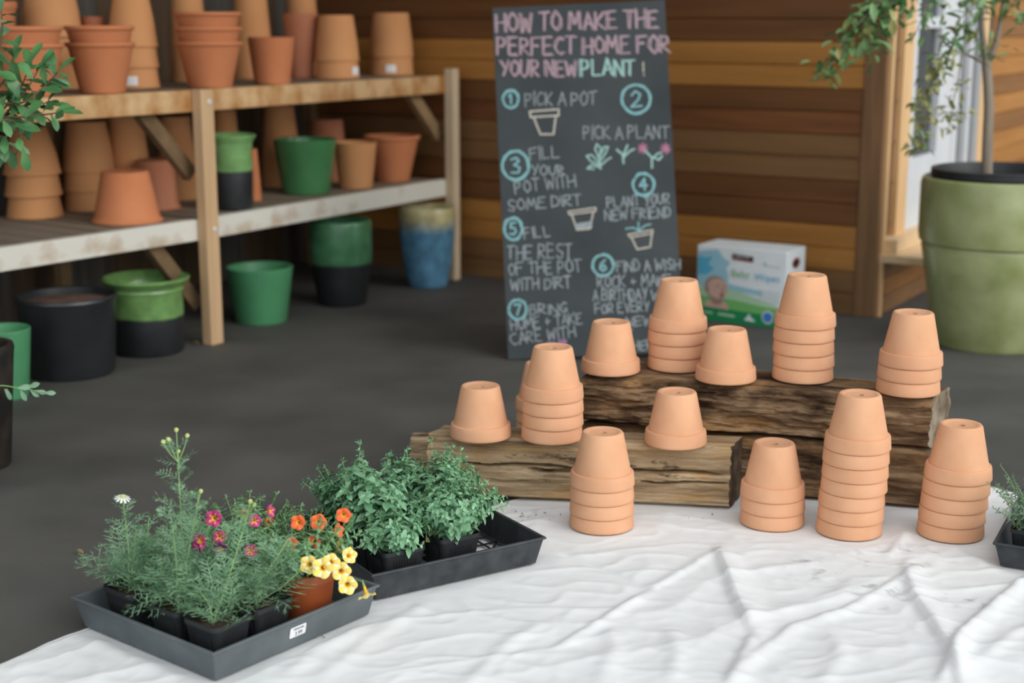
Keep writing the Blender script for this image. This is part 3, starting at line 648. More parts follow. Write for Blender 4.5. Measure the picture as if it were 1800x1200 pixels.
A3 = G(722, 838); timber('timber_block', A3, A3 + Vector((.19, -.02, 0)), .07, .10, .003, [M['timber'], M['timber_end']], 'short weathered timber stub poking out behind the front timber', 5, rough=.006)

# ------------------------------------------------------------------ drop cloth
bp = [(-260, 1262), (-90, 1200), (0, 1168), (80, 1133), (165, 1098), (330, 1040), (620, 955), (880, 884), (960, 868), (1120, 860), (1290, 866), (1450, 864), (1610, 852), (1700, 846), (1745, 858), (1800, 873), (1900, 902), (2050, 950)]
bw = [G(*q) for q in bp]; bx = np.array([q.x for q in bw]); by = np.array([q.y for q in bw])
nx, ny = 400, 360
xs = np.linspace(bx[0], 1.75, nx); yb = np.interp(xs, bx, by); ynear = 1.35
t = np.linspace(0, 1, ny)
X = np.repeat(xs[:, None], ny, 1) ; Y = ynear + (yb[:, None] - ynear) * t[None, :]
rg = random.Random(6)
wob = .006 * np.sin(X * 23) + .004 * np.sin(X * 57 + 1)
Y = Y + wob * t[None, :]
f1, f2, f3, f4, f5 = (smoothnoise(rg, 7) for _ in range(5))
wx = X + .10 * f4(X, Y, 6); wy = Y + .10 * f5(X, Y, 6)
def ridge(a, p): return (1 - np.abs(a)) ** p
f6, f7 = smoothnoise(rg, 7), smoothnoise(rg, 9)
wx2 = X + .03 * f5(X, Y, 19); wy2 = Y + .03 * f4(X, Y, 19)
Z = .0042 * ridge(np.clip(2.6 * f1(wx, wy, 8), -1, 1), 4) + .0050 * ridge(np.clip(2.4 * f2(wx, wy, 19), -1, 1), 4) * (.4 + .6 * np.clip(f6(X, Y, 7) * 2 + .5, 0, 1)) + .0028 * ridge(np.clip(2.2 * f3(wx2, wy2, 46), -1, 1), 3) + .0011 * ridge(np.clip(2.2 * f7(wx2, wy2, 95), -1, 1), 2) + .003 * f1(wx, wy, 13)
def fold(pts, amp, w, asym=0):
    global Z
    pts = [G(*q) for q in pts]; best = np.full(X.shape, 9.0); sg = np.zeros(X.shape); al = np.zeros(X.shape)
    n = len(pts) - 1
    for i in range(n):
        a, c = pts[i], pts[i + 1]; d = c - a; L2 = d.x ** 2 + d.y ** 2
        tt = np.clip(((X - a.x) * d.x + (Y - a.y) * d.y) / L2, 0, 1)
        ex, ey = X - a.x - d.x * tt, Y - a.y - d.y * tt; r = np.hypot(ex, ey); k = r < best
        best = np.where(k, r, best); sg = np.where(k, np.sign(d.x * ey - d.y * ex), sg); al = np.where(k, (i + tt) / n, al)
    ww = np.where(sg > 0, w * (1 + asym), w * (1 - asym))
    Z = Z + amp * np.exp(-(best / ww) ** 2) * np.clip(np.minimum(al, 1 - al) * 6 + .25, 0, 1)
fold([(985, 975), (1060, 1005), (1142, 1042)], -0.0074, .010)
fold([(1142, 1042), (1060, 1095), (975, 1145)], 0.0062, .012, .3)
fold([(1142, 1042), (1200, 1010), (1258, 975)], 0.0050, .012, .3)
fold([(1262, 970), (1278, 1010), (1290, 1050), (1325, 1120)], 0.0136, .022, .6)
fold([(1325, 1120), (1300, 1170), (1280, 1210)], 0.0099, .02, .5)
fold([(1620, 1000), (1560, 1040), (1480, 1080), (1395, 1105), (1300, 1185)], 0.0068, .014, .3)
fold([(1590, 1000), (1605, 1055), (1640, 1100), (1680, 1170), (1690, 1220)], 0.0136, .022, .6)
fold([(1810, 1015), (1750, 1065), (1690, 1120), (1650, 1210)], 0.0124, .016, .5)
fold([(1560, 985), (1600, 940), (1640, 925)], 0.0062, .014)
fold([(1660, 960), (1700, 985), (1760, 1010)], 0.0062, .02)
fold([(640, 1110), (560, 1150), (500, 1200)], 0.0050, .02)
fold([(760, 1060), (650, 1130), (560, 1210)], 0.0043, .02)
fold([(820, 1210), (900, 1130), (960, 1100)], 0.0050, .018)
fold([(150, 1130), (260, 1170), (320, 1200)], 0.0050, .02)
fold([(1050, 1210), (1080, 1150), (1075, 1110)], 0.0056, .02)
fold([(1180, 1210), (1190, 1150), (1180, 1110)], 0.0056, .02)
fold([(1440, 1210), (1480, 1160), (1470, 1120)], 0.0056, .02)
fold([(1720, 1170), (1780, 1120), (1830, 1100)], 0.0056, .016)
Z = np.maximum(Z - Z.min() * .25, 0)
mask = np.ones(X.shape)
rest = []
def flat_disc(c, r, soft=.05):
    global mask
    mask = np.minimum(mask, np.clip((np.hypot(X - c.x, Y - c.y) - r) / soft, 0, 1))
def flat_poly(pts, soft=.04):
    global mask
    n = len(pts); ins = np.full(X.shape, 9.0)
    for i in range(n):                      # counter-clockwise polygon: signed distance inside
        a, c = pts[i], pts[(i + 1) % n]; d = Vector((c.x - a.x, c.y - a.y)).normalized()
        ins = np.minimum(ins, (X - a.x) * -d.y + (Y - a.y) * d.x)
    mask = np.minimum(mask, np.clip(-ins / soft, 0, 1))
for px, py in ((1057, 940), (1356, 934), (1491, 950), (1669, 954)):
    p = G(px, py); flat_disc(p + Vector((p.x, p.y, 0)).normalized() * .073, .078)
dT1 = (B1 - A1).normalized(); n1 = Vector((-dT1.y, dT1.x, 0))
flat_poly([A1 - n1 * .0, B1 + dT1 * .01, B1 + n1 * .12, A1 + n1 * .12], .05)
flat_poly([A2, B2 - dirT * .01, B2 + nT * .2, A2 + nT * .2], .05)
# trays (also used below)
T1B = G(379, 1197, .006); T1A = G(167, 1101, .006); T1C = G(650, 1079, .006)
e1 = (T1C - T1B).normalized(); e1n = Vector((-e1.y, e1.x, 0))
TS = .385
T2R = G(942, 990, .006); T2L = G(650, 1057, .006); g1 = (T2R - T2L).normalized(); g1n = Vector((-g1.y, g1.x, 0))
T3 = G(1758, 994, .006); h1 = (G(1815, 1003, .006) - T3).normalized()
flat_poly([T1B, T1B + e1 * TS, T1B + e1 * TS + e1n * TS, T1B + e1n * TS])
h1n_ = Vector((-h1.y, h1.x, 0)); flat_poly([T3, T3 + h1 * .3, T3 + h1 * .3 + h1n_ * TS, T3 + h1n_ * TS])
flat_poly([T2R - g1 * TS, T2R, T2R + g1n * TS, T2R - g1 * TS + g1n * TS])
Z = .0022 + np.clip(Z, 0, .06) * mask
# the edge lies down on the floor
Z = Z * np.clip((1 - t[None, :]) * 40, .35, 1)
verts = np.stack([X, Y, Z], -1).reshape(-1, 3)
fc = [(i * ny + j, (i + 1) * ny + j, (i + 1) * ny + j + 1, i * ny + j + 1) for i in range(nx - 1) for j in range(ny - 1)]
me = bpy.data.meshes.new('drop_cloth'); me.from_pydata(verts.tolist(), [], fc); me.polygons.foreach_set('use_smooth', [True] * len(fc)); me.materials.append(M['cloth']); me.update()
tag(link('drop_cloth', me), 'crumpled white cotton drop cloth spread over the dark floor', 'cloth')

# ------------------------------------------------------------------ trays, pots and plants
def tray_mesh(t, S, S2, h, m):
    b = MB(); out = .012; th = .003          # walls lean outwards, rim folded over
    def ring(ins, z): return [(-ins, -ins, z), (S + ins, -ins, z), (S + ins, S2 + ins, z), (-ins, S2 + ins, z)]
    rings = [ring(0, 0), ring(out, h - .006), ring(out + .005, h - .005), ring(out + .005, h), ring(out - th, h), ring(-th, .004), ring(-th - .012, .004), ring(-.012, 0)]
    vs = [p for r in rings for p in r]; n = len(rings)
    fs = [(i * 4 + k, i * 4 + (k + 1) % 4, ((i + 1) % n) * 4 + (k + 1) % 4, ((i + 1) % n) * 4 + k) for i in range(n) for k in range(4)]
    b.add(vs, fs, 0, False); b.build('wall', m, t, bevel=.0025)
    g = MB(); w = .004; st = .042; nx_ = int(S / st); ny_ = int(S2 / st)
    for i in range(1, nx_ + 1):
        x = S * i / (nx_ + 1); g.obox((x - w / 2, 0, .001), (w, 0, 0), (0, S2, 0), (0, 0, .003))
    for i in range(1, ny_ + 1):
        y = S2 * i / (ny_ + 1); g.obox((0, y - w / 2, .001), (S, 0, 0), (0, w, 0), (0, 0, .003))
    for i in range(0, nx_ + 1, 2):           # diagonal ribs
        x = S * i / (nx_ + 1); a = min(S - x, S2); g.obox((x, 0, .001), (w * 1.4, 0, 0), (a - w * 1.4, a, 0), (0, 0, .003))
    g.build('mesh_floor', M['black_plastic'], t)
tr1 = thing('nursery_tray', 'square dusty black tray of chamomile and bright flowers', 'tray', T1B, math.atan2(e1.y, e1.x)); tray_mesh(tr1, TS, TS, .062, M['tray'])
tr2 = thing('nursery_tray', 'square black mesh tray of oregano beside the front timber', 'tray', T2R - g1 * TS, math.atan2(g1.y, g1.x)); tray_mesh(tr2, TS, TS, .062, M['tray_dark'])
tr3 = thing('nursery_tray', 'black tray with thyme cut off by the right picture edge', 'tray', T3, math.atan2(h1.y, h1.x)); tray_mesh(tr3, .27, TS, .055, M['tray_dark'])
def text_mesh(s, size, m, name, parent, loc, rot, ext=.0002):
    cu = bpy.data.curves.new('text', 'FONT'); cu.body = s; cu.size = size; cu.extrude = ext; cu.align_x = 'CENTER'; cu.align_y = 'CENTER'
    to = bpy.data.objects.new('text', cu); C.objects.link(to); dg = bpy.context.evaluated_depsgraph_get(); me = bpy.data.meshes.new_from_object(to.evaluated_get(dg)); me.name = name
    bpy.data.objects.remove(to); me.materials.clear(); me.materials.append(m); return link(name, me, parent, loc, rot)
def rrect(w, h, r, n=5):
    out = []
    for cx, cy, a0 in ((w / 2 - r, h / 2 - r, 0), (-w / 2 + r, h / 2 - r, 90), (-w / 2 + r, -h / 2 + r, 180), (w / 2 - r, -h / 2 + r, 270)):
        for k in range(n + 1): a = R(a0 + 90 * k / n); out.append((cx + r * math.cos(a), cy + r * math.sin(a)))
    return out
lab = MB(); rr_ = rrect(.040, .022, .003); lab.add([(x, y, 0) for x, y in rr_] + [(x, y, .0005) for x, y in rr_], [tuple(range(len(rr_), 2 * len(rr_)))] + [(i, (i + 1) % len(rr_), len(rr_) + (i + 1) % len(rr_), len(rr_) + i) for i in range(len(rr_))], 0, False)
lo = lab.build('price_label', M['sticker'], tr1, loc=(.190, -.0085, .034), rot=(R(90 + 12), 0, 0)); lo['label'] = 'white price label'
text_mesh('3.99', .011, M['ink'], 'price_text', lo, (.002, -.0045, .0007), (0, 0, 0)); text_mesh('PERENNIAL', .0052, M['ink'], 'heading_text', lo, (.002, .0055, .0007), (0, 0, 0))

def square_pot(parent, S=.092, h=.085, base=.068):
    b = MB(); r = .012; n = 4; k = 4 * (n + 1)
    def sq(w, z): return [(x, y, z) for x, y in rrect(w, w, r * w / S, n)]
    rings = [sq(base * .9, 0), sq(base, .004), sq(S - .004, h - .010), sq(S, h - .009), sq(S, h), sq(S - .004, h), sq(S - .007, h - .012), sq(base - .006, .006)]
    vs = [p for q in rings for p in q]
    fs = [(i * k + j, i * k + (j + 1) % k, (i + 1) * k + (j + 1) % k, (i + 1) * k + j) for i in range(len(rings) - 1) for j in range(k)] + [tuple(range(k))[::-1]]
    b.add(vs, fs, 0, False)
    for fx, fy in ((0, -1), (1, 0), (-1, 0), (0, 1)):   # moulded ribs
        for i in range(-4, 5):
            a = i * .0062; z0, z1 = h * .12, h * .74
            def pt(z, o): w = (base + (S - base) * z / h) / 2 + o; return (fx * w + (a if fx == 0 else 0), fy * w + (a if fy == 0 else 0), z)
            p0, p1 = Vector(pt(z0, -.0005)), Vector(pt(z1, -.0005)); sd = Vector((0, .0012, 0)) if fx else Vector((.0012, 0, 0)); nn = Vector((fx, fy, 0)) * .0014
            b.add([p0 - sd, p0 + sd, p1 + sd, p1 - sd, p0 + nn, p1 + nn], [(0, 1, 4), (1, 2, 5, 4), (2, 3, 5), (3, 0, 4, 5)], 0, False)
    b.build('pot', M['black_plastic'], parent)
    s = MB(); w = S - .009; g = 6; rs = random.Random(int(parent.location.x * 1e4) & 0xffff)
    vs = [((i / g - .5) * w, (j / g - .5) * w, h - .012 + rs.uniform(-.002, .003)) for i in range(g + 1) for j in range(g + 1)]
    s.add(vs, [(i * (g + 1) + j, (i + 1) * (g + 1) + j, (i + 1) * (g + 1) + j + 1, i * (g + 1) + j + 1) for i in range(g) for j in range(g)]); s.build('soil', M['soil'], parent)
    return h - .012
def round_pot(parent, r=.056, h=.10, m='red_plastic'):
    b = MB(); b.lathe([(0, 0), (r * .72, 0), (r * .75, .003), (r * .93, h - .018), (r, h - .017), (r, h - .001), (r - .003, h), (r * .9, h - .015), (0, h - .016)], 36, close=False); b.build('pot', M[m], parent)
    s = MB(); s.disc(r * .9, h - .014, 24, bump=.004, rng=random.Random(2)); s.build('soil', M['soil'], parent); return h - .012
def rv(rng, s=1): return Vector((rng.gauss(0, s), rng.gauss(0, s), rng.gauss(0, s)))
OV = ((0, .12), (.2, .75), (.45, 1), (.75, .7), (1, .03))
def bushy(parent, z0, seed, n=26, rad=.036, hgt=.09, spread=.06, L=.021, ratio=.62, mats=('oregano', 'oregano_dark'), tall=2, node=.013, prof=OV, bias=(0, 0)):
    rng = random.Random(seed); lf = MB(); sm = MB()
    for i in range(n):
        a = rng.uniform(0, 6.28); r = rad * math.sqrt(rng.random()); p = Vector((r * math.cos(a), r * math.sin(a), z0))
        out = Vector((math.cos(a), math.sin(a), 0)) * (r / rad) * spread + Vector((bias[0], bias[1], 0)) * rng.random()
        hh = hgt * rng.uniform(.55, 1.05) * (1.15 - .45 * r / rad)
        tl_ = i < tall
        if tl_: hh *= 1.45; out *= .6
        q = p + out * rng.uniform(.6, 1.2) + Vector((0, 0, hh)); mid = (p + q) / 2 + Vector((0, 0, hh * .12)) - out * .15 + rv(rng, .003)
        ps = bez([p, mid, q], 8); sm.tube(ps, [.0012 - .0005 * k / len(ps) for k in range(len(ps))], 4)
        ln = sum((ps[k + 1] - ps[k]).length for k in range(len(ps) - 1)); m = max(4, int(ln / node)); ph = rng.uniform(0, 3)
        for k in range(1, m + 1):
            f = k / m; ip = f * (len(ps) - 1); j = min(int(ip), len(ps) - 2); c = ps[j].lerp(ps[j + 1], ip - j); ax = (ps[j + 1] - ps[j]).normalized()
            sz = L * (.55 + .6 * math.sin(math.pi * min(1, f * .85 + .12))) * rng.uniform(.75, 1.2)
            if f > .9: sz *= .7
            if tl_ and f > .6: sz *= .5
            b0 = ax.orthogonal().normalized(); b1 = ax.cross(b0); ph += 1.57 + rng.uniform(-.3, .3)
            for s in (1, -1):
                d = (b0 * math.cos(ph) + b1 * math.sin(ph)) * s + ax * rng.uniform(.1, .6) + Vector((0, 0, -.1))
                lf.leaf(c, d, ax + Vector((0, 0, .6)), sz, sz * ratio * rng.uniform(.85, 1.1), 0 if rng.random() < .75 else 1, .15, rng.uniform(.05, .4), prof)
        for s in range(3): lf.leaf(ps[-1], rv(rng, .6) + Vector((0, 0, .8)), (1, 0, .2), L * .5, L * .3, 0, .2, .1, prof)
    lf.build('foliage', [M[q] for q in mats], parent); sm.build('stem', M['stem'], parent)
def feather(lf, rng, p, d, L, w=.0014):
    """one finely cut leaf: rachis with branching thread-like lobes"""
    d = d.normalized(); n = 6; q = p.copy(); dd = d.copy(); side = d.cross(Vector((0, 0, 1))); side = side.normalized() if side.length > .05 else Vector((1, 0, 0)); up = side.cross(d)
    for k in range(n):
        f = k / n; q2 = q + dd * (L / n); lf.blade(q, q2 + dd * .001, w * 1.1, up); q = q2; dd = (dd + Vector((0, 0, -.07)) + rv(rng, .05)).normalized()
        l = L * .46 * (math.sin(math.pi * min(1, f * .8 + .22)) + .15) * rng.uniform(.7, 1.2)
        for s in (1, -1):
            x = (side * s + dd * .7 + up * rng.uniform(-.5, .6)).normalized(); e = q + x * l; lf.blade(q, e, w, up)
            m = q + x * l * .45
            for _ in range(2): lf.blade(m, m + (x + side * s * rng.uniform(-.9, .9) + dd * rng.uniform(0, .8) + up * rng.uniform(-.6, .6)).normalized() * l * .5, w * .8, up)
def daisy(name, parent, p, r, ax, petals):
    b = MB(); b.lathe([(0, -.004), (.0028, -.003), (.0042, 0), (.0035, .0032), (0, .0048)], 10, close=False)
    ax = Vector(ax).normalized()
    o = b.build(name, M['f_bud'], parent, loc=p); o.rotation_euler = ax.to_track_quat('Z', 'Y').to_euler(); o.scale = (r / .0042,) * 3
    if petals:
        q = MB()
        for k in range(11):
            a = k * 6.283 / 11; q.leaf((.0035 * math.cos(a), .0035 * math.sin(a), .0005), (math.cos(a), math.sin(a), -.15), (0, 0, 1), .0085, .0034, 0, .05, .25, ((0, .5), (.4, .9), (.8, 1), (1, .6)))
        q.build('petals', M['f_white'], o)
def chamomile(parent, z0, seed, stems, n_low=30, rad=.038, llen=.06):
    """stems: list of (top offset from pot centre, heads) where heads = list of (offset, petals)"""
    rng = random.Random(seed); lf = MB()
    for i in range(n_low):
        a = rng.uniform(0, 6.28); p = Vector((rad * rng.random() * math.cos(a), rad * rng.random() * math.sin(a), z0 - .002 + rng.random() ** 1.5 * .07)); d = Vector((math.cos(a) * rng.uniform(.4, 1.2), math.sin(a) * rng.uniform(.4, 1.2), rng.uniform(.2, 1.6)))
        feather(lf, rng, p, d, llen * rng.uniform(.8, 1.5))
    for top, heads in stems:
        top = Vector(top); p = Vector((rng.uniform(-.015, .015), rng.uniform(-.015, .015), z0)); mid = p.lerp(top, .5) + rv(rng, .006); ps = bez([p, mid, top], 10); s = MB(); s.tube(ps, [.0017 - .0009 * k / len(ps) for k in range(len(ps))], 6)
        nl = int((top - p).length / .0085)
        for k in range(1, nl):
            f = k / nl; ip = f * (len(ps) - 1); j = min(int(ip), len(ps) - 2); c = ps[j].lerp(ps[j + 1], ip - j); a = k * 2.4 + rng.uniform(-.4, .4)
            feather(lf, rng, c, Vector((math.cos(a), math.sin(a), rng.uniform(.5, 1.3))), llen * (1.25 - .75 * f) * rng.uniform(.7, 1.15))
        for off, pet in heads:
            e = top + Vector(off)
            if Vector(off).length > .003: s.tube(bez([ps[-4] if len(ps) > 4 else top, (ps[-4] + e) / 2 + Vector(off) * .15, e], 4), .0009, 4)
            daisy('flower_head', parent, e, .0055 if pet else .0042, Vector(off) + Vector((0, -.01, .03)), pet)
        s.build('stem', M['stem_pale'], parent)
    lf.build('foliage', [M['chamo']], parent)
def petunia_mesh(name, m, m2, stripe=None):
    b = MB(); n = 40; rings = [(.0022, -.014), (.0026, -.006), (.0045, -.0015), (.009, .0012), (.0145, .001)]; vs = []; fs = []
    for q, (r, z) in enumerate(rings):
        for k in range(n):
            a = 6.2832 * k / n; lob = 1 - (.17 * abs(math.sin(2.5 * a)) ** .7 if False else .16 * (1 - abs(math.cos(2.5 * a)))) * (q / 4) ** 2; vs.append((r * lob * math.cos(a), r * lob * math.sin(a), z + .0016 * math.cos(5 * a) * (q / 4) ** 2))
    mi = []
    for q in range(len(rings) - 1):
        for k in range(n):
            fs.append((q * n + k, q * n + (k + 1) % n, (q + 1) * n + (k + 1) % n, (q + 1) * n + k))
            s = abs(math.cos(2.5 * 6.2832 * (k + .5) / n))
            mi.append(1 if q < 2 else (2 if (stripe and ((s < .45) if stripe == 1 else (s > .9 and q == 2))) else 0))
    for f, k in zip(fs, mi): pass
    o = len(b.v); b.v.extend(vs); b.f.extend(fs); b.mi.extend(mi); b.sm.extend([True] * len(fs))
    b.tube([(0, 0, -.024), (0, 0, -.018), (0, 0, -.012)], [.001, .0018, .0022], 6, 3)
    return b.mesh(name, [M[m], M['f_throat'], M[m2], M['stem']])
FM = {'mag': petunia_mesh('calibrachoa_magenta', 'f_mag', 'f_throat', 2), 'pur': petunia_mesh('calibrachoa_purple', 'f_purple', 'f_mag', 2), 'ora': petunia_mesh('calibrachoa_orange', 'f_orange', 'f_orange'), 'yel': petunia_mesh('calibrachoa_yellow', 'f_yellow', 'f_cream', 1)}
def cali_plant(parent, z0, seed, flowers, n=30, rad=.04, hgt=.075, spread=.07):
    bushy(parent, z0, seed, n, rad, hgt, spread, .017, .38, ('cali', 'oregano'), 0, .008)
    rng = random.Random(seed); s = MB()
    inv = Matrix.Rotation(-parent.rotation_euler.z, 3, 'Z')
    for (px, py, dy, k, dx, dyv, dz, sc_) in flowers:
        p = inv @ (D(px, py, parent.location.y + dy) - parent.location); f = inv @ Vector((dx, dyv, dz)); f.normalize()
        o = link('flower', FM[k], parent, loc=p); o.rotation_euler = f.to_track_quat('Z', 'Y').to_euler(); o.scale = (sc_,) * 3
        o['label'] = {'mag': 'magenta flower with yellow throat', 'pur': 'dark purple flower', 'ora': 'orange flower', 'yel': 'yellow flower with cream stripes'}[k]
        c = p - f * .022 * sc_; s.tube(bez([(rng.uniform(-.02, .02), rng.uniform(-.02, .02), z0), Vector((c.x * .6, c.y * .6, z0 + .6 * (c.z - z0))) + rv(rng, .004), c], 6), .001, 4)
    s.build('flower_stalk', M['stem'], parent)
rz1 = math.atan2(e1.y, e1.x); rz2 = math.atan2(g1.y, g1.x)
ZP = .006 + .0045                           # tray floor
def in1(a, b_): p = T1B + e1 * a + e1n * b_; return (p.x, p.y, ZP)
def in2(a, b_): p = T2R - g1 * TS + g1 * a + g1n * b_; return (p.x, p.y, ZP)
def off(parent, px, py, dy=0):              # photo pixel -> offset in a plant's own frame
    return Matrix.Rotation(-parent.rotation_euler.z, 3, 'Z') @ (D(px, py, parent.location.y + dy) - parent.location)
# chamomile, front tray
def cham(a, b_, lab, seed, st, n_low=34, rot=0, L=.057):
    t = thing('potted_chamomile', lab, 'potted plant', in1(a, b_), rz1 + rot, 'chamomile plants in the dusty tray'); z = square_pot(t)
    stems = [(off(t, x, y, dy), hd) for (x, y, dy, hd) in st]
    chamomile(t, z, seed, stems, int(n_low * 1.05), llen=L); return t
cham(.058, .058, 'feathery chamomile in black square pot at the front tray corner', 1, [(440, 885, .01, [((0, 0, .004), False), ((.008, 0, -.004), False)]), (352, 1040, -.02, [])], 30)
cham(.160, .062, 'feathery chamomile in black square pot beside the red-brown pot', 2, [(492, 975, .0, []), (470, 990, .03, []), (530, 1000, 0, []), (505, 950, .02, [])], 38)
cham(.060, .165, 'tall chamomile with a budded stem rising highest in the tray', 3, [(311, 778, .02, [((0, 0, .024), False), ((-.030, 0, .008), False), ((-.018, 0, .010), False), ((.024, 0, .008), False), ((.004, .003, -.018), False)]), (350, 868, 0, [((.004, 0, .004), False)]), (300, 905, -.02, [])], 40)
cham(.060, .300, 'chamomile with one white daisy flower at the left tray corner', 4, [(216, 885, .0, [((-.002, -.004, .014), True)]), (240, 930, .02, []), (196, 990, -.02, []), (262, 905, .04, [])], 40)
cham(.155, .175, 'chamomile in the middle of the tray between taller plants', 5, [(400, 930, 0, []), (380, 960, .03, []), (425, 960, 0, [])], 34)
cham(.155, .295, 'leafy chamomile at the back of the tray beside magenta flowers', 6, [(330, 920, 0, []), (300, 940, .02, [])], 30)
t = thing('potted_calibrachoa', 'red-brown pot of trailing yellow and orange flowers in front tray corner', 'potted plant', in1(.290, .072), rz1, 'flowering pots in the dusty tray'); z = round_pot(t, .058, .105)
cali_plant(t, z, 7, [(543, 992, -0.095, 'yel', -.2, -1, .35, 1.25), (567, 998, -0.105, 'yel', 0, -1, .3, 1.40), (582, 988, -0.090, 'yel', .3, -1, .4, 1.19), (600, 1004, -0.070, 'yel', .3, -1, .2, 1.31), (611, 1028, -0.070, 'yel', .2, -1, .1, 1.31), (645, 1046, -0.050, 'yel', .35, -.5, -.9, 1.25), (614, 976, -0.030, 'yel', .6, -.8, .5, 1.12), (600, 962, 0.000, 'yel', .7, -.3, .8, 1.00),
                     (524, 918, -0.010, 'ora', -.2, -1, .4, 1.06), (560, 917, -0.010, 'ora', .1, -1, .3, 1.12), (604, 905, 0.000, 'ora', .1, -1, .1, 1.06), (595, 932, 0.000, 'ora', .9, -.5, .3, 1.01), (552, 952, -0.020, 'ora', -.1, -1, .2, 0.95), (513, 955, -0.030, 'ora', .4, -.8, .5, 0.95)], 70, .05, .12, .065)
t = thing('potted_calibrachoa', 'red-brown pot of magenta flowers at the back of the tray', 'potted plant', in1(.262, .215), rz1, 'flowering pots in the dusty tray'); z = round_pot(t, .056, .10)
cali_plant(t, z, 8, [(376, 911, -0.130, 'mag', -.1, -1, .25, 1.16), (351, 951, -0.190, 'mag', -.5, -1, .1, 1.10), (345, 962, -0.185, 'pur', -.6, -.8, -.2, 0.99), (386, 943, -0.120, 'mag', .3, -1, .2, 0.88), (388, 965, -0.130, 'pur', .2, -1, 0, 0.99), (432, 906, 0.000, 'ora', -.3, -1, .3, 1.01), (448, 915, -0.070, 'mag', .4, -1, .2, 0.88), (476, 898, -0.050, 'mag', .9, -.4, .3, 0.88), (474, 919, 0.000, 'ora', .5, -1, .1, 0.84), (441, 968, -0.150, 'mag', .1, -1, .2, 0.88)], 70, .05, .135, .08)
# oregano, second tray
def oreg(a, b_, lab, seed, **k):
    t = thing('potted_oregano', lab, 'potted plant', in2(a, b_), rz2, 'oregano pots in the black mesh tray'); z = square_pot(t, .100, .084, .076); bushy(t, z, seed, **k); return t
oreg(.075, .060, 'oregano in black square pot at the front of the mesh tray', 21, n=78, hgt=.08, spread=.05, L=.020, node=.011, tall=0, bias=(.02, -.02))
oreg(.212, .068, 'oregano spilling from black square pot beside the empty tray corner', 22, n=84, hgt=.125, spread=.065, L=.018, node=.0105, tall=1, bias=(.015, -.03))
oreg(.075, .165, 'taller oregano with broad leaves and flower spikes at tray centre', 23, n=46, hgt=.15, spread=.05, L=.028, tall=4)
oreg(.250, .175, 'bushy oregano at the back of the tray against the timber', 24, n=74, hgt=.145, spread=.065, L=.021, node=.011, tall=3, bias=(.03, 0))
oreg(.075, .285, 'dark leafy oregano at the far left of the mesh tray', 25, n=50, hgt=.125, spread=.055, L=.020, tall=1, bias=(-.02, 0), mats=('oregano_dark', 'oregano'))
oreg(.215, .285, 'oregano at the far right back of the mesh tray', 26, n=50, hgt=.12, spread=.055, L=.020, tall=2)
def ptag(px, py, p, lab, h=.06, w=.016):
    b = MB(); pr = [(-w / 2, 0), (w / 2, 0), (w / 2, h * .85), (w * .3, h), (-w * .3, h), (-w / 2, h * .85)]; n = 6
    b.add([(x, 0, z) for x, z in pr] + [(x, .0008, z) for x, z in pr], [tuple(range(n)), tuple(range(n, 2 * n))[::-1]] + [(i, (i + 1) % n, n + (i + 1) % n, n + i)[::-1] for i in range(n)], 0, False)
    o = b.build('plant_tag', M['tag'], loc=p); o.rotation_euler = (R(-14), 0, R(-10)); tag(o, lab, 'plant tag', 'yellow plant tags among the oregano')
p = Vector(in2(.165, .07)); ptag(0, 0, (p.x, p.y, .075), 'yellow plastic plant tag standing between the two front oregano pots', .085, .02)
p = Vector(in2(.045, .11)); ptag(0, 0, (p.x, p.y, .07), 'yellow plant tag among broad oregano leaves at tray left', .075, .018)
# thyme at the right edge
t = thing('potted_thyme', 'grey-green thyme in tray at the right picture edge', 'potted plant', tuple(T3 + h1 * .056 + Vector((-h1.y, h1.x, 0)) * .075 + UZ * .005), math.atan2(h1.y, h1.x)); z = square_pot(t, .092, .07, .07)
bushy(t, z, 31, n=60, rad=.040, hgt=.125, spread=.06, bias=(-.035, 0), L=.0105, ratio=.55, mats=('thyme', 'thyme'), tall=3, node=.0075)

# ------------------------------------------------------------------ shrub at the left edge
sh = thing('potted_shrub', 'glossy-leaved shrub reaching in at the upper left edge', 'shrub', (c_w.x, c_w.y, h_w * .85))
b = MB(); b.disc(r_w * .80, 0, 24, bump=.01, rng=random.Random(1)); b.build('soil', M['soil'], sh)
rs = random.Random(17); st = MB(); lf = MB(); OB = ((0, .15), (.3, .6), (.6, 1), (.85, .75), (1, .08))
def sp3(px, py, dy=0): return D(px, py, c_w.y + dy) - sh.location
base = Vector((0, 0, .01)); hub = sp3(-70, 300, .02)
st.tube(bez([base, (base + hub) / 2 + Vector((.01, 0, 0)), hub]), .010, 8)
def twig(pl, n, L, mi=0, spread=.010):
    ps = bez([sp3(*q) for q in pl], 8); st.tube(ps, [.004 - .0025 * k / len(ps) for k in range(len(ps))], 5)
    for k in range(n):
        f = (k + .6) / n * .75 + .25; i = min(int(f * (len(ps) - 1)), len(ps) - 2); ax = (ps[i + 1] - ps[i]).normalized(); o_ = ax.orthogonal().normalized(); a = k * 2.4 + rs.uniform(-.4, .4)
        d = o_ * math.cos(a) + ax.cross(o_) * math.sin(a) + ax * rs.uniform(.2, .9); l = L * rs.uniform(.75, 1.2)
        lf.leaf(ps[i] + rv(rs, spread * .3), d, (rs.gauss(0, .5), -.6 + rs.gauss(0, .3), 1), l, l * .48, mi if rs.random() < .9 else 1 - mi, .12, rs.uniform(.05, .35), OB)
    lf.leaf(ps[-1], ps[-1] - ps[-2], (0, -.5, 1), L, L * .45, mi, .12, .2, OB)
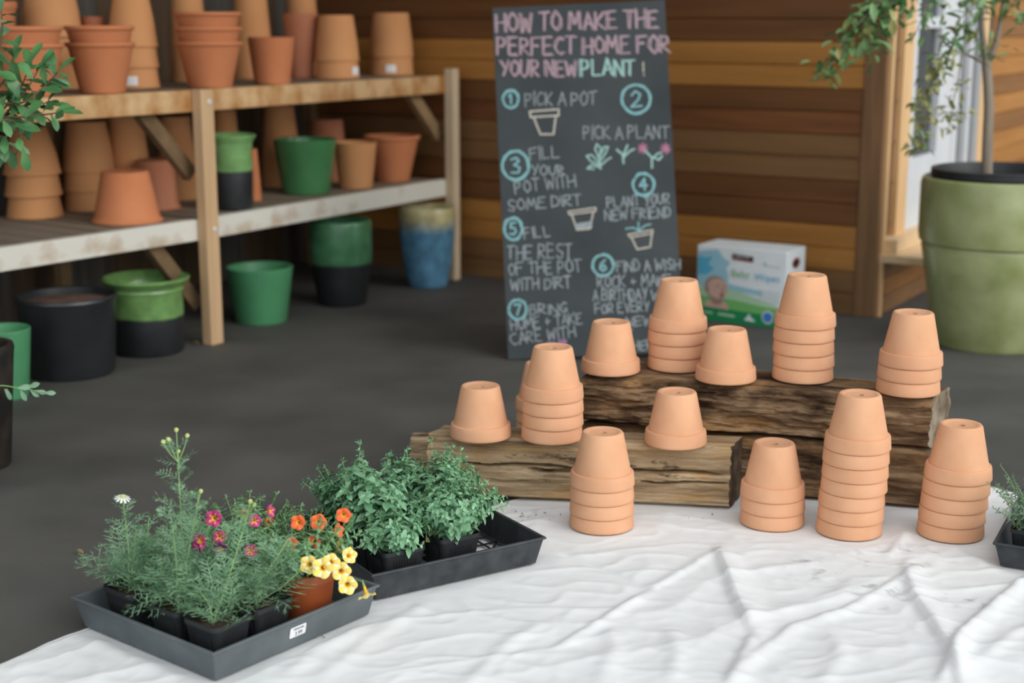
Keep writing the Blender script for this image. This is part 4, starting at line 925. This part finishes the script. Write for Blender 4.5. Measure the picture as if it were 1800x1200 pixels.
for pl, n in (([(-70, 300, .02), (-30, 240, 0), (10, 200, -.02), (45, 160, -.03), (70, 118, -.03)], 17), ([(-70, 300, .02), (-20, 220, .03), (30, 165, .0), (55, 108, .02)], 14), ([(-70, 290, 0), (-20, 215, -.05), (50, 205, -.06), (105, 198, -.06)], 15), ([(-70, 300, 0), (-20, 225, -.08), (25, 215, -.08), (40, 262, -.08)], 12), ([(-70, 280, 0), (-40, 180, -.03), (-10, 120, -.04), (4, 60, -.05), (2, 20, -.05)], 18), ([(-70, 300, 0), (-30, 250, -.05), (5, 240, -.06), (14, 258, -.06)], 9), ([(-60, 260, 0), (-20, 180, .04), (15, 130, .05), (24, 98, .05)], 13), ([(-60, 270, 0), (-10, 190, -.03), (40, 180, -.04), (80, 150, -.02), (102, 126, -.02)], 16), ([(-60, 270, 0), (0, 210, .02), (50, 190, .02), (85, 185, .02)], 12)):
    twig(pl, n, .056)
st.build('branch', M['twig'], sh); lf.build('foliage', [M['shrub'], M['shrub_pale']], sh)
# low sprig from another plant just outside the frame
lp = thing('leafy_sprig_plant', 'pale green leafy sprig poking in low at the left edge', 'plant', tuple(G(-70, 860)))
b = MB(); b.lathe([(0, 0), (.055, 0), (.07, .12), (.068, .122), (.062, .11), (0, .11)], 30, close=False); b.build('pot', M['black_plastic'], lp)
s2 = MB(); l2 = MB(); q0 = Vector(lp.location)
pts = [Vector((0, 0, .1)), D(-60, 715, q0.y - .01) - q0, D(-10, 680, q0.y - .03) - q0, D(34, 682, q0.y - .03) - q0, D(78, 690, q0.y - .03) - q0]
ps = bez(pts, 8); s2.tube(ps, [.0022 - .001 * k / len(ps) for k in range(len(ps))], 6); s2.build('stem', M['stem'], lp)
for (px, py, dx, dz, L) in ((78, 690, 1, .05, .030), (52, 683, .55, -.6, .030), (48, 681, .9, .35, .034), (36, 684, .4, -1, .032), (30, 682, .8, .12, .036), (12, 683, .25, -1, .030), (8, 683, .5, -.85, .026), (-4, 684, -.1, -1, .026), (-10, 684, .3, .8, .03), (62, 686, .9, -.25, .028)):
    l2.leaf(D(px, py, q0.y - .03) - q0, (dx, rs.uniform(-.3, .1), dz), (0, -1, .35), L, L * .42, 0, .1, .12, OB)
l2.build('foliage', M['shrub_pale'], lp)

# ------------------------------------------------------------------ chalkboard
BL = G(893, 632, .002); TL = D(865, 14, BL.y + .37)
c2 = (TL - BL).normalized(); c1 = Vector((math.cos(R(1.6)), 0, math.sin(R(1.6)))); c1 = (c1 - c2 * c1.dot(c2)).normalized(); c3 = c1.cross(c2); BHt = (TL - BL).length; BW = .607
cb = thing('chalkboard', 'tall leaning chalkboard with handwritten potting steps in front of the cedar wall', 'chalkboard', BL)
cb.rotation_euler = Matrix((c1, c2, c3)).transposed().to_euler()
b = MB(); b.obox((0, 0, -.014), (BW, 0, 0), (0, BHt, 0), (0, 0, .014)); b.build('panel', M['board'], cb, bevel=.001)
# rear prop legs
inv = Matrix((c1, c2, c3))
for x in (.06, BW - .10):
    top = Vector((x, BHt * .82, -.016)); wp = BL + c1 * x + c2 * (BHt * .82); g = inv @ (Vector((wp.x, wp.y + .22, .002)) - BL)
    b = MB(); ax = g - top; b.obox(top, (.035, 0, 0), ax, (0, 0, -.018)); b.build('prop_leg', M['brace'], cb)
def bl(px, py): p = PL(px, py, BL, c3); d = p - BL; return (d.dot(c1), d.dot(c2))
GL = {'A': ['0,0 .3,1 .6,0', '.1,.36 .5,.36'], 'B': ['0,0 0,1 .4,.95 .46,.76 .36,.56 0,.52', '.36,.56 .55,.32 .42,.04 0,0'], 'C': ['.55,.86 .32,1 .06,.74 0,.42 .14,.08 .34,0 .56,.12'], 'D': ['0,0 0,1 .36,.92 .56,.55 .42,.12 0,0'], 'E': ['.54,1 0,.98 0,0 .56,.02', '0,.52 .44,.54'], 'F': ['.56,1 0,.97 0,0', '0,.53 .42,.55'], 'G': ['.55,.86 .3,1 .04,.7 .02,.36 .2,0 .5,.08 .54,.4 .32,.42'], 'H': ['0,0 0,1', '.56,0 .56,1', '0,.48 .56,.52'], 'I': ['.06,0 .06,1'], 'K': ['0,0 0,1', '.54,1 .04,.45 .58,0'], 'L': ['0,1 0,.02 .54,.04'], 'M': ['0,0 .1,1 .36,.3 .62,1 .72,0'], 'N': ['0,0 0,1 .54,0 .56,1'], 'O': ['.3,1 .05,.75 .02,.35 .26,0 .54,.2 .58,.66 .3,1'], 'P': ['0,0 0,1 .44,.92 .48,.62 .3,.46 0,.46'], 'R': ['0,0 0,1 .44,.92 .46,.64 .28,.5 0,.48 .56,0'], 'S': ['.5,.88 .26,1 .04,.78 .2,.54 .48,.36 .42,.06 .2,0 0,.12'], 'T': ['-.04,.97 .6,1', '.28,.98 .26,0'], 'U': ['0,1 .02,.24 .26,0 .5,.2 .55,1'], 'V': ['0,1 .28,0 .56,1'], 'W': ['0,1 .16,0 .36,.7 .56,0 .74,1'], 'Y': ['0,1 .28,.5', '.58,1 .2,0'], '!': ['.06,1 .06,.3', '.05,.1 .07,.02'], '+': ['.05,.5 .5,.5', '.27,.75 .27,.25'], '1': ['.1,.75 .3,1 .28,0'], '2': ['.04,.74 .26,1 .52,.8 .4,.45 0,0 .58,.04'], '3': ['.04,.9 .36,1 .5,.78 .2,.54 .54,.36 .44,.04 .02,.06'], '4': ['.36,0 .38,1 0,.38 .56,.4'], '5': ['.52,1 .1,.98 .06,.58 .4,.58 .52,.28 .3,0 0,.1'], '6': ['.46,.96 .12,.6 .04,.22 .26,0 .5,.2 .38,.46 .08,.36'], '7': ['0,.96 .54,1 .2,0']}
rc = random.Random(5)
def adv(ch): return .34 if ch == ' ' else (.26 if ch in 'I!' else (.92 if ch in 'MW' else .74))
def stroke(mb, pts, w, z, mi=0, layer=0):
    pts = [Vector((p[0], p[1], 0)) for p in pts]
    for i in range(len(pts) - 1):
        a, c = pts[i], pts[i + 1]; d = c - a
        if d.length < 1e-6: continue
        d.normalize(); s = Vector((-d.y, d.x, 0)) * w * .5; a = a - d * w * .35; c = c + d * w * .35; zz = Vector((0, 0, z + rc.random() * .0003))
        mb.add([a - s + zz, c - s + zz, c + s + zz, a + s + zz], [(0, 1, 2, 3)], mi, False)
def write(s, p0, p1, hpx, m, w=.0046, dbl=0, label=None):
    a, c = Vector(bl(*p0)), Vector(bl(*p1)); top = Vector(bl(p0[0], p0[1] - hpx)); hh = (top - a).length; tot = sum(adv(k) for k in s) - .16; ex = (c - a); ux = ex.normalized(); uy = Vector((-ux.y, ux.x)); sx = ex.length / tot; mb = MB(); x = 0
    for ch in s:
        jy = rc.uniform(-.05, .05) * hh; jh = rc.uniform(.92, 1.06)
        for q in range(1 + dbl):
            for pl in GL.get(ch, []):
                P_ = [a + ux * ((x + float(k.split(',')[0])) * sx + q * w * 1.1) + uy * (float(k.split(',')[1]) * hh * jh + jy - q * w * .5) + Vector((rc.gauss(0, 1), rc.gauss(0, 1))) * .0012 for k in pl.split()]
                stroke(mb, P_, w * rc.uniform(.85, 1.1), .0005 + .0003 * q)
        x += adv(ch)
    o = mb.build('chalk_lettering', M[m], cb); return o
def circle(px, py, rx, ry, digit, m='ch_teal', dw=.0065, dh=.62):
    mb = MB(); a = Vector(bl(px, py)); r1 = abs(bl(px + rx, py)[0] - a.x); r2 = abs(bl(px, py - ry)[1] - a.y)
    for k in (0, 1):
        stroke(mb, [(a.x + r1 * (1 - .06 * k) * math.cos(t_ * .3 + 1) + rc.gauss(0, .001), a.y + r2 * (1 - .06 * k) * math.sin(t_ * .3 + 1) + rc.gauss(0, .001)) for t_ in range(22)], dw, .0005 + .0003 * k)
    for pl in GL[digit]:
        stroke(mb, [(a.x + (float(q.split(',')[0]) - .28) * r1 * 1.25, a.y + (float(q.split(',')[1]) - .5) * r2 * 1.05) for q in pl.split()], dw, .0006)
    mb.build('chalk_numeral', M[m], cb)
def draw(strokes, m, w=.005, name='chalk_drawing'):
    mb = MB()
    for st_ in strokes: stroke(mb, [bl(*q) for q in st_], w, .0006)
    mb.build(name, M[m], cb)
write('HOW TO MAKE THE', (871, 56), (1155, 48), 31, 'ch_pink', .0052, 1)
write('PERFECT HOME FOR', (873, 96), (1176, 92), 30, 'ch_pink', .0050, 1)
write('YOUR NEW', (879, 134), (1012, 134), 28, 'ch_pink', .0048, 1)
write('PLANT', (1020, 133), (1114, 132), 28, 'ch_mint', .0048, 1); write('!', (1129, 134), (1133, 134), 26, 'ch_cream', .005)
circle(898, 174, 14, 16, '1'); write('PICK A POT', (923, 186), (1048, 185), 24, 'ch_white')
draw([[(931, 196), (982, 192), (982, 203), (933, 206), (931, 196)], [(938, 206), (950, 236), (973, 236), (977, 204)]], 'ch_cream', .006)
circle(1118, 174, 26, 26, '2'); write('PICK A PLANT', (1025, 245), (1176, 243), 23, 'ch_white')
draw([[(1056, 297), (1053, 275)], [(1053, 278), (1046, 262), (1049, 253), (1056, 260), (1054, 276)], [(1054, 276), (1062, 258), (1069, 258), (1064, 270), (1056, 282)], [(1055, 288), (1040, 272), (1031, 274), (1038, 283), (1053, 290)], [(1055, 294), (1040, 290), (1032, 296), (1044, 297)], [(1057, 290), (1068, 280), (1074, 277)]], 'ch_mint', .0055)
draw([[(1096, 287), (1095, 272), (1084, 263)], [(1095, 275), (1103, 255)], [(1096, 276), (1108, 265), (1115, 262)]], 'ch_mint', .0065)
draw([[(1146, 295), (1146, 277), (1134, 265)], [(1146, 279), (1156, 270), (1163, 268)], [(1150, 277), (1158, 281), (1164, 274)]], 'ch_mint', .0065)
for x, y in ((1130, 261), (1170, 261)): draw([[(x - 8, y), (x + 8, y + 1)], [(x, y - 9), (x + 1, y + 9)], [(x - 6, y - 6), (x + 6, y + 6)], [(x + 6, y - 6), (x - 6, y + 6)]], 'ch_mag', .006)
circle(906, 291, 24, 26, '3'); write('FILL', (932, 282), (984, 277), 22, 'ch_grey'); write('YOUR', (936, 309), (992, 306), 18, 'ch_grey'); write('POT WITH', (906, 340), (1012, 328), 21, 'ch_grey')
circle(1131, 324, 19, 20, '4'); write('SOME DIRT', (894, 371), (1022, 360), 19, 'ch_grey')
draw([[(999, 372), (1047, 365), (1047, 371), (1001, 377), (999, 372)], [(1005, 377), (1014, 404), (1037, 402), (1043, 372)]], 'ch_cream', .005)
draw([[(1014, 394 + k * 3), (1040, 390 + k * 3)] for k in range(4)], 'ch_grey', .006)
write('PLANT YOUR', (1068, 365), (1178, 357), 18, 'ch_grey'); write('NEW FRIEND', (1064, 388), (1180, 381), 18, 'ch_grey')
draw([[(1104, 412), (1147, 404), (1147, 410), (1108, 417), (1104, 412)], [(1110, 417), (1120, 438), (1143, 434), (1146, 409)]], 'ch_cream', .005)
draw([[(1123, 406), (1122, 390)], [(1122, 404), (1112, 400), (1100, 402)], [(1124, 405), (1134, 396), (1144, 394)]], 'ch_teal', .005)
circle(902, 402, 16, 20, '5'); write('FILL', (922, 421), (968, 415), 20, 'ch_grey'); write('THE REST', (893, 456), (1006, 452), 24, 'ch_grey'); write('OF THE POT', (894, 484), (1022, 478), 22, 'ch_grey'); write('WITH DIRT', (898, 510), (1004, 505), 20, 'ch_grey')
circle(1060, 466, 19, 19, '6'); write('FIND A WISH', (1084, 478), (1196, 474), 19, 'ch_grey'); write('ROCK + MAKE', (1050, 505), (1180, 502), 20, 'ch_grey'); write('A BIRTHDAY', (1043, 529), (1138, 526), 19, 'ch_grey'); write('WISH', (1146, 528), (1190, 526), 19, 'ch_grey'); write('FOR EVERY', (1047, 552), (1142, 546), 18, 'ch_grey'); write('NEW', (1103, 574), (1146, 571), 17, 'ch_grey'); write('T', (1104, 598), (1113, 597), 17, 'ch_grey'); write('HERE', (1114, 616), (1160, 612), 16, 'ch_grey')
circle(910, 544, 16, 18, '7'); write('BRING', (931, 553), (998, 549), 17, 'ch_grey'); write('HOME + TAKE', (899, 580), (1024, 568), 19, 'ch_grey'); write('CARE WITH', (899, 606), (1012, 592), 20, 'ch_grey')
for x, y in ((968, 607), (988, 603)): draw([[(x - 6, y - 4 + k), (x + 7, y - 5 + k)] for k in range(0, 9, 2)], 'ch_purple', .007)

# ------------------------------------------------------------------ carton of wipes
FL, FR = G(1223, 560, .001), G(1378, 578, .001); BRp = G(1414, 562, .001)
x1 = (FR - FL); bwid = x1.length; x1.normalize(); x2 = Vector((-x1.y, x1.x, 0)); bdep = .19
zt_ = D(1378, 444, FR.y).z; bh = zt_
bx_ = thing('carton', 'white blue and green carton of baby wipes on the floor before the cedar wall', 'box', FL, math.atan2(x1.y, x1.x))
b = MB(); b.obox((0, 0, 0), (bwid, 0, 0), (0, bdep, 0), (0, 0, bh)); b.build('box', M['card'], bx_, bevel=.002)
def flatp(pts, m, z, name, side=0):
    b = MB(); n = len(pts)
    if side == 0: q = [(x * bwid, -.0006 - z * .0003, y * bh) for x, y in pts]
    else: q = [(bwid + .0006 + z * .0003, x * bdep, y * bh) for x, y in pts]
    b.add(q, [tuple(range(n))], 0, False); return b.build(name, M[m], bx_)
def ell(cx, cy, rx, ry, n=24, a0=0, a1=360): return [(cx + rx * math.cos(R(a0 + (a1 - a0) * i / n)), cy + ry * math.sin(R(a0 + (a1 - a0) * i / n))) for i in range(n if a1 - a0 == 360 else n + 1)]
flatp([(.01, .44), (.36, .44), (.36, .62), (.34, .72), (.38, .80), (.30, .86), (.24, .96), (.01, .92)], 'p_sky2', 1, 'printed_sky')
flatp([(.01, .60), (.12, .62), (.20, .70), (.13, .76), (.18, .86), (.10, .84), (.01, .86)], 'p_sky', 2, 'printed_sky')
flatp([(.01, .44), (.36, .44), (.75, .40), (.75, .46), (.36, .52), (.01, .52)], 'p_sky2', 2, 'printed_sky')
flatp([(.005, .19), (.995, .17), (.995, .26), (.78, .33), (.5, .43), (.25, .46), (.005, .46)], 'p_green2', 3, 'printed_grass')
flatp([(.005, .17), (.995, .15), (.995, .24), (.7, .27), (.45, .31), (.005, .33)], 'p_green', 4, 'printed_grass')
flatp([(0, .0), (1, 0), (1, .16), (.6, .165), (.3, .185), (0, .2)], 'p_dark', 5, 'printed_band')
flatp([(.09, .19), (.38, .17), (.36, .24), (.31, .28), (.16, .28), (.11, .25)], 'p_skin', 6, 'printed_shoulders')
flatp(ell(.24, .30, .07, .08), 'p_skin2', 7, 'printed_neck')
flatp(ell(.225, .46, .125, .15), 'p_hair', 8, 'printed_hair'); flatp(ell(.245, .445, .118, .135), 'p_skin', 9, 'printed_face')
flatp(ell(.13, .42, .02, .035), 'p_skin2', 10, 'printed_ear')
for x, y, rx, ry, m in ((.25, .48, .016, .012, 'p_hair'), (.325, .475, .012, .012, 'p_hair'), (.305, .425, .016, .018, 'p_skin2'), (.30, .36, .022, .026, 'p_mouth')): flatp(ell(x, y, rx, ry, 14), m, 11, 'printed_features')
flatp([(.40, .845), (.635, .825), (.635, .905), (.40, .925)], 'p_black', 3, 'printed_logo'); flatp([(.405, .85), (.63, .83), (.63, .852), (.405, .872)], 'p_red', 4, 'printed_logo')
fs_ = bh
def btext(s, size, m, x, y, z=12): o = text_mesh(s, size, M[m], 'printed_text', bx_, (x * bwid, -.0012 - z * .0003, y * bh), (R(90), 0, 0), .00005); return o
btext('KIRKLAND', .0125, 'card', .517, .889); btext('Baby', .040, 'p_txtg', .50, .665); btext('Wipes', .040, 'p_txtb', .80, .645)
for k in range(5): flatp([(.70, .47 - k * .035), (.94, .455 - k * .035), (.94, .465 - k * .035), (.70, .48 - k * .035)], 'p_grey', 5, 'printed_small_lines')
flatp([(.76, .80), (.94, .785), (.94, .80), (.76, .815)], 'p_grey', 5, 'printed_small_lines'); flatp(ell(.765, .825, .015, .016, 12), 'p_txtg', 5, 'printed_leaf')
flatp([(.10, .10), (.2, .095), (.2, .12), (.1, .125)], 'p_green2', 12, 'printed_small_lines'); flatp([(.26, .09), (.45, .08), (.45, .11), (.26, .12)], 'p_green2', 12, 'printed_small_lines')
flatp([(.56, .06), (.68, .05), (.66, .09), (.63, .1), (.625, .14), (.60, .14), (.595, .1), (.57, .09)], 'card', 12, 'printed_splash'); flatp(ell(.82, .13, .065, .085), 'card', 12, 'printed_badge'); flatp(ell(.82, .13, .055, .07), 'p_blue', 13, 'printed_badge')
flatp(ell(.5, .82, .2, .07), 'p_red', 2, 'side_logo', 1); flatp(ell(.5, .82, .15, .04), 'p_black', 3, 'side_logo', 1)
flatp([(.1, .45), (.9, .45), (.9, .6), (.3, .66), (.1, .72)], 'p_sky2', 2, 'side_print', 1); flatp([(0, .0), (1, 0), (1, .16), (0, .17)], 'p_dark', 2, 'side_print', 1); flatp([(0, .17), (1, .16), (1, .3), (0, .3)], 'p_green', 2, 'side_print', 1)

# ------------------------------------------------------------------ litter
rl = random.Random(9)
for (px, py, s, lab) in ((352, 605, .014, 'curled dry leaf scrap at the foot of the middle post'), (147, 975, .012, 'pale dry leaf scrap on the dark floor left of the tray'), (1565, 806, .012, 'green leaf scrap on the floor right of the rear timber')):
    b = MB(); b.leaf((0, 0, .002), (1, .3, .05), (0, 0, 1), s * 1.8, s, 0, .3, -.3); o = b.build('leaf_scrap', M['tree_leaf_y'] if 'green' in lab else M['brace'], loc=G(px, py, .001)); o.rotation_euler = (0, 0, rl.uniform(0, 6)); tag(o, lab, 'leaf', 'dry leaf scraps on the floor')

b = MB()
for (px, py, n, sp) in ((915, 912, 10, .05), (945, 912, 8, .04), (690, 1050, 3, .03), (560, 1120, 3, .04), (120, 1160, 4, .05), (1690, 905, 4, .04), (1240, 905, 5, .05)):
    for _ in range(n):
        q = G(px + rl.gauss(0, 14), py + rl.gauss(0, 7)); a = rl.uniform(.0012, .003)
        vs = [(q.x + x * a * rl.uniform(.6, 1.3), q.y + y * a * rl.uniform(.6, 1.3), .006 + (z + 1) * a * .6) for x, y, z in ((-1, 0, 0), (0, -1, 0), (1, 0, 0), (0, 1, 0), (0, 0, 1), (0, 0, -1))]
        b.add(vs, [(0, 1, 4), (1, 2, 4), (2, 3, 4), (3, 0, 4), (1, 0, 5), (2, 1, 5), (3, 2, 5), (0, 3, 5)], 0, False)
o = b.build('soil_crumbs', M['soil']); o['kind'] = 'stuff'; tag(o, 'dark soil crumbs scattered over the white drop cloth', 'soil')
